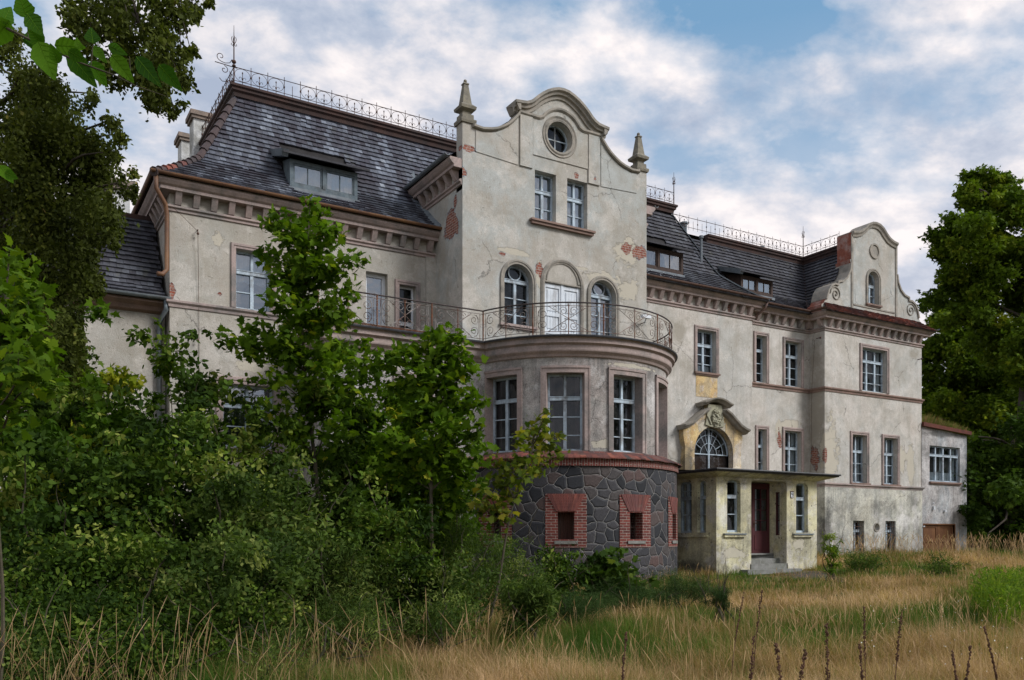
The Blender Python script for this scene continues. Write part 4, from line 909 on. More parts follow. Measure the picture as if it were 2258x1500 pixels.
# ---- dormers
def dormer(F, x0, x1, zb, zt, d, par, frame, cheek, label, k=1.0):
    """upright window box on the slope; d = outward distance of its face"""
    m = MB(); tb = OV-d
    m.poly(F, rect(x0, x1, zb-.05, zt), [rect(x0+.1, x1-.1, zb+.08, zt-.10)], d=d, reveal=.08)
    for x in (x0, x1):
        pts = [(d, zb-.05), (d, zt)]; back = OV-2.4
        m.add([F(x, zb-.05, d), F(x, zt, d), F(x, zt+.42, back), F(x, zb, back)], [(0, 1, 2, 3)])
    n = 2; w_ = (x1-x0-.2)/n
    m.box(F, x0+.1+w_-.05, x0+.1+w_+.05, zb+.08, zt-.1, d-.08, d+.01)
    o = m.build('dormer', M[frame], par); o['label'] = label
    for c in range(n):
        a, b = x0+.1+w_*c+(.05 if c else 0), x0+.1+w_*(c+1)-(0 if c else .05)
        f = MB()
        for q in ((a, a+.05, zb+.08, zt-.1), (b-.05, b, zb+.08, zt-.1), (a+.05, b-.05, zb+.08, zb+.13), (a+.05, b-.05, zt-.15, zt-.1), ((a+b)/2-.012, (a+b)/2+.012, zb+.13, zt-.15)): f.box(F, *q, d-.07, d-.03)
        f.build('casement', M[frame], o); g = MB(); g.poly(F, rect(a, b, zb+.08, zt-.1), d=d-.055); g.build('pane', M['glass_sky'], o)
        curtain(F, a, b, zb+.08, zt-.1, d-.2, o)
    r = MB(); r.hexa([F(x0-.28, zt+.02, d+.30), F(x1+.28, zt+.02, d+.30), F(x1+.22, zt+.62, OV-2.35), F(x0-.22, zt+.62, OV-2.35), F(x0-.28, zt+.07, d+.31), F(x1+.28, zt+.07, d+.31), F(x1+.22, zt+.68, OV-2.35), F(x0-.22, zt+.68, OV-2.35)])
    r.build('dormer_roof', M['tile_d'], o)
    r = MB(); r.box(F, x0-.05, x1+.05, zb-.16, zb-.05, d-.1, d+.06); r.hexa([F(x0-.30, zt-.06, d+.2), F(x0-.12, zt-.06, d+.2), F(x0-.12, zt+.48, OV-2.2), F(x0-.30, zt+.48, OV-2.2), F(x0-.34, zt+.10, d+.33), F(x0-.12, zt+.10, d+.33), F(x0-.12, zt+.70, OV-2.3), F(x0-.34, zt+.70, OV-2.3)])
    r.build('flashing', M['flash'], o)
    return o
dormer(fA, 7.4, 9.45, 11.38, 12.15, -.43, house, 'bluewood', 'flash', 'long blue-grey dormer on the big left roof slope')
dormer(fB, 20.3, 22.75, 11.3, 12.1, -.43, house, 'darkwood', 'tile_d', 'dark wooden dormer beside the central gable')
dormer(fC, 26.25, 28.1, 11.30, 11.95, -.45, house, 'darkwood', 'tile_d', 'dark wooden dormer with zinc side between central roof and right wing')
# back walls, inner floors so that the rooms are dark and closed
m = MB(); fb = front(34)
m.poly(fb, rect(4.06, 36.37, 0, TOP)); m.quad((3.6, 34.4, TOP), (36.8, 34.4, TOP), (34, 33.4, 14.0), (6.5, 33.4, 14.7)); m.build('rear_wall', M['wall_a'], house)
m = MB()
for z in (3.3, 6.7, 10.5): m.quad((4.1, 25.3, z), (36.3, 25.3, z), (36.3, 34, z), (4.1, 34, z))
m.quad((12, 20, 3.3), (18.5, 20, 3.3), (18.5, 24.4, 3.3), (12, 24.4, 3.3)); m.quad((11.9, 22.5, 10.5), (18.6, 22.5, 10.5), (18.6, 24.5, 10.5), (11.9, 24.5, 10.5)); m.quad((11.9, 22.5, 6.7), (18.6, 22.5, 6.7), (18.6, 24.5, 6.7), (11.9, 24.5, 6.7))
for x in (8.3, 11.85, 18.6, 22, 25.5, 29.7, 33.2): m.quad((x, 25.2, 0), (x, 34, 0), (x, 34, 10.5), (x, 25.2, 10.5))
m.quad((18.8, 25.15, 3.3), (25.4, 25.6, 3.3), (25.4, 25.6, 6.6), (18.8, 25.15, 6.6)); ring_sweep(m, [(2.3, 3.25), (2.3, 6.1)], -90, 90, 20); ring_sweep(m, [(3.24, 6.1), (.1, 6.1)], -90, 90, 20); ring_sweep(m, [(3.24, 3.3), (.1, 3.3)], -90, 90, 20)  # dark partitions added behind the bay and portal panes to keep them dark
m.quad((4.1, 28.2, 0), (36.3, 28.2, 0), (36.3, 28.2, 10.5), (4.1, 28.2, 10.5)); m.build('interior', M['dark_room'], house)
# chimneys, flues
def chimney(x0, x1, y0, y1, z0, z1, label):
    m = MB(); m.wbox(x0, x1, y0, y1, z0, z1-.25); o = m.build('chimney', M['chim'], house); o['label'] = label
    c = MB(); c.wbox(x0-.07, x1+.07, y0-.07, y1+.07, z1-.25, z1-.15); c.wbox(x0-.12, x1+.12, y0-.12, y1+.12, z1-.15, z1); c.build('chimney_cap', M['chimcap'], o)
chimney(5.95, 8.2, 31, 31.7, 12, 15.8, 'broad white rendered chimney behind the left hip'); chimney(5.95, 6.9, 33.2, 33.9, 12, 15.9, 'smaller white chimney furthest back on the left')
chimney(3.05, 3.5, 27.5, 28.2, 9.5, 11.6, 'low slim chimney at the eaves of the side roof')
m = MB(); m.tube([(24.4, 25.9, 11.6), (24.4, 25.9, 13.2)], .05, 8); m.tube([(24.4, 25.9, 13.2), (24.4, 25.9, 13.3)], .09, 8); m.tube([(25.3, 27.9, 13.9), (25.3, 27.9, 14.55)], .13, 6); m.tube([(25.3, 27.9, 14.55), (25.3, 27.9, 14.62)], .18, 6)
m.tube([(30.4, 28.3, 13.9), (30.4, 28.3, 14.6)], .12, 6); m.build('flue_pipe', M['flash'], house)
# downpipes
def pipe(pts, r, mat, label=None):
    m = MB(); m.tube(pts, r, 10); o = m.build('downpipe', M[mat], house, smooth=True)
    if label: o['label'] = label
pipe([(3.66, 23.9, 10.6), (3.66, 23.9, 10.25), (3.92, 24.12, 9.95), (3.97, 24.17, 9.7), (3.97, 24.17, 8.25), (3.85, 24.1, 8.1), (3.72, 24.05, 8.08)], .06, 'gutter_o', 'ochre downpipe ending in an elbow above the side roof')
pipe([(26.4, 24.28, 10.55), (26.3, 24.3, 10.3), (26.0, 24.85, 9.85), (26.05, 25.02, 9.4)], .05, 'gutter_d')

# ------------------------------------------------------------ ironwork
def spiral(f, s0, z0, r, a0, turns, sgn, n=16):
    return [f(s0+sgn*r*(1-.8*k/n)*math.cos(a0+turns*2*PI*k/n), z0+r*(1-.8*k/n)*math.sin(a0+turns*2*PI*k/n)) for k in range(n+1)]
def rail_panel(m, mt, mp, f, L_, broken=0):
    """f(s metres along, z above floor) -> world point"""
    n = max(3, int(L_/.12))
    mt.tube([f(L_*i/n, .89) for i in range(n+1)], .021, 6)
    for z in (.80, .10): m.tube([f(L_*i/n, z) for i in range(n+1)], .010, 4)
    mp.tube([f(0, 0), f(0, .89)], .020, 6)
    for s in (.10, L_-.10): m.tube([f(s, .0), f(s, .80)], .009, 4)
    for s in (.05, L_-.05): m.tube([f(s+.045*math.cos(a), .47+.045*math.sin(a)) for a in np.linspace(0, 2*PI, 11)[:-1]], .006, 4, closed=True)
    c = L_/2; mp.tube([f(c, 0), f(c, .86)], .014, 5)
    m.tube([f(c+.045*math.cos(a), .845+.04*math.sin(a)) for a in np.linspace(0, 2*PI, 11)[:-1]], .006, 4, closed=True)
    q = L_*.27
    for s1, s2 in (((c-q*1.05), (c+q*1.05)), ((c+q*1.05), (c-q*1.05))):
        m.tube([f(s1+(s2-s1)*k/6, .80+(.10-.80)*k/6) for k in range(7)], .009, 4)
    for s_ in (-1, 1):
        m.tube(spiral(f, c+s_*.14, .66, .12, PI*.1, 1.4, s_), .008, 4); m.tube(spiral(f, c+s_*.14, .25, .12, -PI*.1, -1.4, s_), .008, 4)
        m.tube(spiral(f, c+s_*.36, .73, .06, 0, 1.2, s_), .006, 4); m.tube(spiral(f, c+s_*.36, .17, .06, 0, -1.2, s_), .006, 4)
        e = c+s_*(L_/2-.28)
        m.tube(spiral(f, e, .60, .15, PI*.5, 1.5, -s_), .009, 4)
        m.tube(spiral(f, e, .29, .15, -PI*.5, -1.5, -s_), .009, 4)
        m.tube([f(e+s_*.14*math.cos(a), .45+.34*math.sin(a)) for a in np.linspace(-1.1, 1.1, 9)], .008, 4)
def fr_st(x0): return lambda s, z: Vector((x0+s, E_-.10, 6.75+z))
def fr_arc(a0): return lambda s, z: arcF(a0+math.degrees(s/3.42), 3.42)+Vector((0, 0, 6.75+z))
panels = [(fr_st(7.16), 1.6), (fr_st(8.76), 1.6), (fr_st(10.36), 1.6)] + [(fr_arc(a), R(b-a)*3.42) for a, b in ((-74, -47), (-47, -14), (-14, 20), (20, 53), (53, 86))]
for f, L_ in panels:
    m, mt, mp = MB(), MB(), MB(); rail_panel(m, mt, mp, f, L_)
    o = m.build('balcony_railing', M['rail'], house); mt.build('handrail', M['railtop'], o); mp.build('post', M['plank'], o)
def cresting(P0, P1, skip=(), name='roof_cresting', half=False):
    P0, P1 = Vector(P0), Vector(P1); L_ = (P1-P0).length; n = max(1, round(L_/.5)); d = (P1-P0)/n; u = d.normalized(); sp = d.length
    m = MB(); f = lambda s, z: P0+u*s+Vector((0, 0, z))
    m.tube([f(0, .50), f(L_, .50)], .012, 4); m.tube([f(0, .10), f(L_, .10)], .010, 4)
    for i in range(n+1): m.tube([f(i*sp, 0), f(i*sp, .60)], .010, 4); blob(m, f(i*sp, .29), .025, (1, 1, 1.6))
    for i in range(n):
        c = (i+.5)*sp
        m.tube([f(c, 0), f(c, .38)], .009, 4)
        if i in skip: continue
        m.tube([f(c+sp*.46*math.cos(a), .30+.19*math.sin(a)) for a in np.linspace(0, 2*PI, 17)[:-1]], .007, 4, closed=True)
        blob(m, f(c, .37), .02, (1, 1, 1.8)); blob(m, f(c, .19), .025, (1, 1, 1.4))
        for s_ in (-1, 1): m.tube([f(c+s_*x, z) for x, z in ((0, .17), (.03, .23), (.07, .245), (.10, .22), (.09, .19))], .007, 4)
    return m.build(name, M['rust'], house)
def finial(x, y, z, h, scroll=0):
    m = MB(); m.tube([(x, y, z), (x, y, z+h*.6), (x, y, z+h)], [.022, .018, .006], 6)
    zc = z+h*.38
    if scroll: blob(m, (x, y, zc), .07, (1, 1, .8)); blob(m, (x, y, zc-.12), .06, (1, 1, .7))
    zt = z+h*.68
    for s_ in (-1, 1):
        for q in ((1, 0), (0, 1)):
            m.tube([(x+s_*q[0]*a, y+s_*q[1]*a, zt+b) for a, b in ((0, 0), (.05, .07), (.07, .16), (.05, .22))], .010, 4)
            m.tube([(x+s_*q[0]*a, y+s_*q[1]*a, zt+b) for a, b in ((0, .02), (.05, -.05), (.08, -.03), (.07, .02))], .009, 4)
    if scroll:
        f = lambda s, q: Vector((x-s, y, z+q))
        m.tube([f(-.1, .50), f(.55, .52)], .014, 4)
        m.tube(spiral(f, .38, .72, .13, -PI*.5, 1.1, 1), .011, 4); m.tube([f(.05, .72), f(.12, .60), f(.25, .56), f(.38, .58)], .011, 4)
        m.tube(spiral(f, .28, .36, .12, PI*.5, 1.1, 1), .011, 4); m.tube([f(.12, .1), f(.2, .02), f(.34, .0), f(.42, .08)], .011, 4)
    return m.build('finial', M['rust'], house)
RX, RY = 4.06+2.23-.06, A+2.23-.06
cresting((RX, RY, 14.77), (13.8, RY, 14.77), skip=(3,)); cresting((RX, RY, 14.77), (RX, 33, 14.77)); finial(RX, RY, 14.75, 1.75, 1)
BX, BY = 25.99-2.17, B+2.17
cresting((18.9, BY, 14.74), (BX, BY, 14.74), skip=()); finial(BX, BY, 14.72, 1.35)
cresting((22.5, C+2.17, 14.07), (29.8+2.17, C+2.17, 14.07), skip=(5, 6, 7, 8)); cresting((29.8+2.17, C+2.17, 14.07), (29.8+2.17, D+1.0, 14.07)); finial(29.8+2.17, C+2.17, 14.05, 1.45)
# small fittings on the walls
m = MB()
for (x, y, z) in ((4.75, A, 9.45), (4.75, A, 6.6)): m.tube([(x, y, z), (x, y-.12, z), (x, y-.12, z-.08)], .012, 5); blob(m, (x, y-.12, z-.11), .035)
m.build('insulator', M['rust'], house); m = MB()
m.tube([(4.1, A-.1, 9.95), (4.4, A-.12, 9.7), (4.75, A-.12, 9.4)], .006, 4); m.tube([(4.75, A-.12, 9.35), (4.78, A-.05, 8.0), (4.8, A-.02, 6.6), (4.8, A-.02, 4.5)], .006, 4)
m.build('cable', M['rust'], house)
m = MB()
for (x, y, z) in ((29.65, C-.5, 9.55), (36.1, D, 9.3)): m.tube([(x, y, z), (x, y-.18, z), (x, y-.18, z-.05)], .02, 5); blob(m, (x, y-.2, z), .045)
m.tube([(29.6, C-.45, 9.5), (29.62, C-.3, 7.6), (29.6, C-.3, 7.2), (29.6, C-.25, 3.6)], .008, 4); m.build('cable', M['rust'], house); m = MB(); m.tube([(36.33, D-.02, 6.4), (36.33, D-.02, .6)], .008, 4)
m.tube([(36.3, D-.03, 6.45), (36.1, D-.05, 6.3), (36.0, D-.06, 6.1), (36.15, D-.06, 6.0), (36.33, D-.05, 6.2)], .008, 4); m.build('cable', M['rust'], house)
# rusty latticed strip lying behind the railing
t_ = thing('rusty_trough', (9.8, 22.2, 6.8), 'long rusty lattice trough standing on the balcony behind the straight railing', 'planter')
m = MB()
for z in (6.80, 6.98): m.wbox(8.2, 11.3, 22.15, 22.18, z, z+.05); m.wbox(8.2, 11.3, 22.4, 22.43, z, z+.05)
for k in range(22):
    x = 8.22+k*.14; m.tube([(x, 22.14, 6.83), (x+.14, 22.14, 7.0)], .012, 4)
child(m.build('trough_frame', M['plank']), t_)
m = MB(); m.wbox(8.25, 11.25, 22.19, 22.39, 6.77, 6.80)
for x in (8.4, 9.8, 11.1): m.wbox(x, x+.05, 22.2, 22.38, 6.755, 6.77)
child(m.build('trough_bottom', M['plank']), t_)
t_ = thing('security_camera', (18.45, G-.02, 8.4), 'small white camera-like lamp on a bracket right of the arched balcony door', 'security camera')
m = MB(); m.wbox(18.3, 18.62, G-.34, G-.24, 8.42, 8.52); m.tube([(18.3, G-.29, 8.47), (18.24, G-.31, 8.46)], [.05, .055], 8); child(m.build('camera_body', M['pvc']), t_)
m = MB(); m.tube([(18.45, G, 8.3), (18.45, G-.2, 8.3), (18.45, G-.29, 8.42)], .014, 6); child(m.build('bracket', M['rust']), t_)

# ------------------------------------------------------------ low side wing on the left
sw = thing('side_wing', (-2, 24.8, 0), 'low plastered side wing with dark tiled mansard roof joining the house on the left', 'building')
SY = 24.8; fS = front(SY)
m = MB(); m.poly(fS, rect(-9, 4.03, 0, 7.6), [rect(1.55, 2.35, 3.8, 5.3), rect(-2, -1.1, 3.8, 5.3), rect(-5.5, -4.6, 3.8, 5.3)], reveal=.25); m.poly(left(-9), rect(SY, 33, 0, 7.6)); m.poly(front(33), rect(-9, 4.03, 0, 7.6)); m.build('wall', M['wall_a'], sw)
for i, x in enumerate((1.55, -2, -5.5)): window(fS, x, x+.8 if i == 0 else x+.9, 3.8, 5.3, sw, tr=4.75, bars=(4.3,), sur=.1, cur=[(0, 1, 0, 1, 'darkcurtain')])
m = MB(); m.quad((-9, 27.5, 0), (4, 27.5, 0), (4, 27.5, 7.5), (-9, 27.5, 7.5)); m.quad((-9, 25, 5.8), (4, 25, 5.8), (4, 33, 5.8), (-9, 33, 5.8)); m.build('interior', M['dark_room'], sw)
zs_ = lambda t: float(np.interp(t, [0, .4, 2.05], [0, .35, 2.75]))
roof(fS, lambda t: (-9, 3.96), sw, zb=7.5, tmax=2.05, mat='tile_d', tone=(.55, .22), z_only=zs_)
m = MB(); m.sweep(fS, -9, 4.0, [(.0, 7.2), (.15, 7.25), (.2, 7.35), (.4, 7.42), (.4, 7.5), (0, 7.5)]); m.build('cornice', M['brown'], sw)
g = MB(); a = [PI+PI*i/8 for i in range(9)]; g.sweep(fS, -9, 4.1, [(OV+.085*math.cos(t), 7.57+.085*math.sin(t)) for t in a]+[(OV+.07*math.cos(t), 7.565+.07*math.sin(t)) for t in a[::-1]]); g.build('gutter', M['gutter_g'], sw)
m = MB(); m.sweep(fS, -9, 4.0, [(OV-2.3, 10.1), (OV-1.95, 10.15), (OV-1.93, 10.28), (OV-2.3, 10.36)]); m.quad((-9, SY+1.7, 10.33), (4, SY+1.7, 10.33), (4, 33.3, 10.0), (-9, 33.3, 10.0)); m.quad((-9, 33.3, 10.0), (4, 33.3, 10.0), (4, 33.4, 7.5), (-9, 33.4, 7.5))
m.add([(-9, SY-.4, 7.5), (-9, SY+1.7, 10.33), (-9, 33.3, 10), (-9, 33.4, 7.5)], [(0, 1, 2, 3)]); m.build('roof_top', M['crest'], sw)
m = MB(); m.tube([(3.98, SY-OV+.02, 7.5), (3.98, SY-OV+.02, 7.25), (3.86, SY-.12, 6.95), (3.86, SY-.12, 6.6), (3.86, SY-.12, 0)], .065, 10); m.build('downpipe', M['gutter_g'], sw, smooth=True)

# ------------------------------------------------------------ annex on the right
an = thing('annex_building', (38.2, 24.3, .4), 'small flat-roofed annex with lace-curtained window above brown double doors', 'annex')
AY = D+.05; fN = front(AY)
m = MB(); m.poly(fN, [(36.37, 0), (39.95, 0), (39.95, 6.15), (36.37, 6.36)], [rect(37.04, 39.4, 3.80, 5.46), rect(36.6, 38.97, 0, 1.81)], reveal=.22); m.poly(right(39.95), rect(AY, 30, 0, 6.15)); m.build('wall', M['annex'], an)
wo = window(fN, 37.04, 39.4, 3.80, 5.46, an, rec=.12, cols=4, tr=5.02, sur=0, sill='brown', cur=[(0, 1, 0, .28, 'curtain'), (0, .1, .3, 1, 'curtain'), (.9, 1, .3, 1, 'curtain'), (.48, .55, .3, 1, 'curtain')])
m = MB(); m.slab(front(AY), [(36.39, 6.30), (40.1, 6.10), (40.1, 6.27), (36.39, 6.48)], -.3, .16); m.quad((36.37, AY, 6.36), (40.1, AY, 6.15), (40.1, 30, 6.15), (36.37, 30, 6.36)); m.build('coping', M['redcoping'], an)
m = MB()
for x0, x1 in ((36.6, 37.77), (37.80, 38.97)):
    m.box(fN, x0, x1, .3, 1.81, -.16, -.10)
    for q in ((x0, x0+.12), (x1-.12, x1)): m.box(fN, *q, .3, 1.81, -.10, -.07)
    for q in ((.3, .45), (1.0, 1.1), (1.68, 1.81)): m.box(fN, x0+.12, x1-.12, *q, -.10, -.07)
m.box(fN, 36.55, 36.6, .3, 1.86, -.1, .02); m.box(fN, 38.97, 39.02, .3, 1.86, -.1, .02); m.box(fN, 36.6, 38.97, 1.81, 1.86, -.1, .02)
o = m.build('double_door', M['doorwood'], an)
m = MB(); m.quad((36.4, 26.5, 0), (39.9, 26.5, 0), (39.9, 26.5, 6), (36.4, 26.5, 6)); m.build('interior', M['dark_room'], an)
m = MB(); m.wbox(37.25, 37.33, AY-.1, AY-.001, 2.5, 2.66); blob(m, (37.28, AY-.05, 2.8), .035); m.wbox(38.1, 38.2, AY-.1, AY-.001, 2.42, 2.5); m.box(fN, 36.45, 36.55, 1.7, 1.75, 0, .1); m.build('wall_fitting', M['pvc'], an)

# ------------------------------------------------------------ entrance porch
po = thing('entrance_porch', (21.8, 20.0, 0), 'cream yellow porch with flat dark-edged roof and oxblood door up grey steps', 'porch')
X0, X1, PT = 19.48, 24.13, 3.2; fP = front(PY)
def rr4(x0, x1, z0, z1, r=.13): return [(x0, z0), (x1, z0), (x1, z1-r), (x1-r*.3, z1-r*.3), (x1-r, z1), (x0+r, z1), (x0+r*.3, z1-r*.3), (x0, z1-r)]
W1, W2 = rr4(19.94, 20.53, 1.39, 3.05), rr4(23.1, 23.68, 1.39, 3.05)
m = MB(); opening = [(21.0, 0), (22.65, 0), (22.65, 2.98), (22.61, 3.05), (22.5, 3.08), (21.15, 3.08), (21.04, 3.05), (21.0, 2.98)]
m.poly(fP, [(X0, -.3), (21.0, -.3)] + [opening[0]] + opening[::-1][:-1][:0] + [(21.0, 2.98), (21.04, 3.05), (21.15, 3.08), (22.5, 3.08), (22.61, 3.05), (22.65, 2.98), (22.65, -.3), (X1, -.3), (X1, PT), (X0, PT)], [W1, W2], reveal=.24)
fl = left(X0); WL = [rr4(20.47, 20.86, 1.38, 3.05), rr4(21.12, 21.78, 1.38, 3.05), rr4(22.2, 22.86, 1.38, 3.05)]
m.poly(fl, rect(PY, 24.6, -.3, PT), WL, reveal=.22); m.poly(right(X1), rect(PY, 25, -.3, PT))
DY = 20.78
m.quad((21.0, PY, -.3), (21.0, DY, -.3), (21.0, DY, 3.1), (21.0, PY, 3.1))
fi = Frame((22.65, 0, 0), (0, 1, 0), (-1, 0, 0)); m.poly(fi, rect(PY, DY, -.3, 3.1), [rect(20.30, 20.5, 1.3, 2.75)], reveal=.1)
m.quad((21.0, PY, 3.08), (22.65, PY, 3.08), (22.65, DY, 3.08), (21.0, DY, 3.08)); m.build('wall', M['porch'], po)
for nm, x0 in (('left', 19.94), ('right', 23.1)):
    window(fP, x0, x0+.585, 1.39, 3.05, po, rec=.17, cols=1, tr=2.52, bars=(1.97,), sur=0, sill=None, glass='glass', cur=[(0, .35, 0, 1, 'curtain')] if x0 > 21 else (), label='%s front window of the porch' % nm)
    s_ = MB(); s_.box(fP, x0-.16, x0+.76, 1.24, 1.32, 0, .07); o = s_.build('sill', M['porch'], po); s_ = MB(); s_.box(fP, x0-.18, x0+.78, 1.32, 1.36, -.17, .1); s_.build('sill_cover', M['flash'], o)
window(fl, 20.47, 20.86, 1.38, 3.05, po, rec=.15, cols=1, tr=2.5, bars=(1.97,), sur=0, sill=None, label='narrow window in the shaded side of the porch')
window(fl, 21.12, 21.78, 1.38, 3.05, po, rec=.15, cols=2, tr=2.5, bars=(1.97,), sur=0, sill=None, upbars=1, label='wide window in the shaded side of the porch next to the bay')
window(fl, 22.2, 22.86, 1.38, 3.05, po, rec=.15, cols=2, tr=2.5, bars=(1.97,), sur=0, sill=None, upbars=1)
m = MB(); m.box(fl, 20.36, 23, 1.24, 1.31, 0, .07); m.build('sill', M['porch'], po)
m = MB(); m.hexa([(X0-.02, PY-.02, 3.14), (X1+.02, PY-.02, 3.14), (X1+.02, 24.6, 3.14), (X0-.02, 24.6, 3.14), (X0-.42, PY-.45, 3.27), (X1+.52, PY-.45, 3.27), (X1+.52, 24.66, 3.27), (X0-.42, 24.66, 3.27)]); m.build('soffit', M['porch'], po)
m = MB(); m.hexa([(X0-.44, PY-.47, 3.272), (X1+.54, PY-.47, 3.272), (X1+.54, 24.68, 3.272), (X0-.44, 24.68, 3.272), (X0-.46, PY-.5, 3.35), (X1+.56, PY-.5, 3.35), (X1+.56, 24.68, 3.36), (X0-.46, 24.68, 3.36)])
m.tube([(X0-.47, 24.6, 3.34), (X0-.47, PY-.51, 3.34), (X1+.57, PY-.51, 3.34), (X1+.57, 24.2, 3.34)], .03, 6); m.build('roof_slab', M['tar'], po)
m = MB(); r2 = random.Random(5)
for k in range(60): blob(m, (21.4+1.1*r2.random()+(.9 if r2.random() > .5 else 0), PY-.35+.2*r2.random(), 3.37), .02+.02*r2.random(), (1.4, 1, .8))
m.build('roof_moss', M['needle'], po)
# door
fDr = front(DY); m = MB()
def door_leaf(x0, x1):
    m = MB(); z0, z1 = .70, 3.04
    m.box(fDr, x0, x1, z0, 1.45, 0, .04); m.box(fDr, x0, x0+.13, 1.45, z1, 0, .04); m.box(fDr, x1-.13, x1, 1.45, z1, 0, .04); m.box(fDr, x0+.13, x1-.13, 2.85, z1, 0, .04)
    m.box(fDr, x0+.1, x1-.1, .82, 1.32, .04, .055); m.box(fDr, (x0+x1)/2-.015, (x0+x1)/2+.015, 1.45, 2.85, .005, .035)
    for k in range(1, 4): m.box(fDr, x0+.13, x1-.13, 1.45+.35*k-.012, 1.45+.35*k+.012, .008, .032)
    o = m.build('door_leaf', M['doorred'], po); g = MB(); g.poly(fDr, rect(x0+.13, x1-.13, 1.45, 2.85), d=.015); g.build('pane', M['glass'], o)
    curtain(fDr, x0+.14, x0+.30, 1.45, 2.85, -.06, o, 'curtain', .01); return o
door_leaf(21.0, 21.81); o = door_leaf(21.83, 22.65)
h = MB(); h.box(fDr, 21.87, 21.92, 1.55, 1.8, .04, .055); h.tube([fDr(21.9, 1.7, .05), fDr(21.9, 1.7, .10), fDr(22.0, 1.7, .10)], .012, 6); h.build('handle', M['rust'], o)
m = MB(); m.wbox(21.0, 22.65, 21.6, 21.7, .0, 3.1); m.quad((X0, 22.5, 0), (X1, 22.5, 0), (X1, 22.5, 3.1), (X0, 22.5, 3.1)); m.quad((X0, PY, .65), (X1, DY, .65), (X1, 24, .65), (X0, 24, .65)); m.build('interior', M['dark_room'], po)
window(fi, 20.30, 20.5, 1.3, 2.75, po, rec=.06, cols=1, bars=(1.8, 2.3), sur=0, sill=None, fw=.03, paint='doorred', label='slit window inside the door recess')
for k, (xa, xb, ya, zt_) in enumerate(((21.0, 22.65, 20.56, .70), (21.0, 22.65, 20.30, .535), (20.95, 22.70, 20.0, .37), (20.5, 23.0, 19.66, .20), (20.35, 23.15, 19.35, .04))):
    m = MB(); m.wbox(xa+.001*k, xb-.001*k, ya, DY, zt_-.17-(.1 if k == 4 else 0), zt_); m.build('step', M['concrete'], po)
# house number plate
sg = thing('house_number_sign', (22.89, PY-.02, 2.65), 'small white enamel house number plate right of the porch door', 'sign')
m = MB(); m.box(fP, 22.83, 22.95, 2.56, 2.75, .002, .02); child(m.build('plate', M['pvc']), sg)
m = MB(); m.box(fP, 22.82, 22.96, 2.75, 2.775, .002, .035); m.box(fP, 22.82, 22.83, 2.55, 2.75, .002, .024); m.box(fP, 22.95, 22.96, 2.55, 2.75, .002, .024); m.box(fP, 22.83, 22.95, 2.545, 2.56, .002, .024); child(m.build('plate_rim', M['rust']), sg)
m = MB(); m.tube([fP(22.89+.03*math.cos(a), 2.685+.033*math.sin(a), .024) for a in np.linspace(0, 2*PI, 13)[:-1]], .008, 5, closed=True)
m.tube([fP(x, z, .024) for x, z in ((22.92, 2.685), (22.92, 2.64), (22.905, 2.60), (22.88, 2.585), (22.86, 2.595))], .008, 5); child(m.build('digit', M['tar']), sg)

# ------------------------------------------------------------ vegetation
SA, CA = math.sin(R(31)), math.cos(R(31))
def at(u, y, d):
    """a spot seen at a given direction and depth from where the survey stood"""
    r = (u-1129)/1915*d; return Vector((r*CA+d*SA, -r*SA+d*CA, 1.25+(1184-y)/1915*d))
SH = {'oval': [(0, 0), (.25, .38), (.20, .72), (0, 1), (-.20, .72), (-.27, .38)], 'small': [(0, 0), (.34, .45), (0, 1), (-.34, .45)],
      'lance': [(0, 0), (.10, .4), (0, 1), (-.10, .4)], 'needle': [(-.03, 0), (.03, 0), (.015, 1), (-.015, 1)],
      'maple': [(0, 0), (.10, .06), (.34, -.02), (.30, .12), (.56, .30), (.36, .36), (.40, .52), (.22, .50), (.16, .72), (.07, .70), (0, 1),
                (-.07, .70), (-.16, .72), (-.22, .50), (-.40, .52), (-.36, .36), (-.56, .30), (-.30, .12), (-.34, -.02), (-.10, .06)],
      'star': [(0, 0), (.42, .05), (.25, .25), (.5, .45), (.2, .5), (0, 1), (-.2, .5), (-.5, .45), (-.25, .25), (-.42, .05)]}
def leaves(name, pos, size, shape, mat, parent=None, droop=.3, up=.6, tint=None, fold=.12):
    pos = np.asarray(pos, dtype=np.float64); N_ = len(pos); T = np.array(SH[shape]); k = len(T)
    nrm = rng.normal(size=(N_, 3))*.75 + np.array([0, 0, up]); nrm /= np.linalg.norm(nrm, axis=1, keepdims=True)
    d = rng.normal(size=(N_, 3)) + np.array([0, 0, -droop*2]); d -= nrm*(d*nrm).sum(1, keepdims=True); d /= np.linalg.norm(d, axis=1, keepdims=True)+1e-9
    s = np.cross(d, nrm); sz = np.broadcast_to(size, (N_,))*rng.uniform(.5, 1.3, N_)
    x = T[:, 0][None, :, None]; y = T[:, 1][None, :, None]
    v = pos[:, None, :] + sz[:, None, None]*(s[:, None, :]*x + d[:, None, :]*y - nrm[:, None, :]*(fold*np.abs(x)*1.2+fold*y*y))
    if tint is None: tint = np.clip(rng.normal(.45, .22, N_), 0, 1)
    return raw(name, v.reshape(-1, 3), np.full(N_, k), np.arange(N_*k), np.repeat(tint, k), mat, parent)
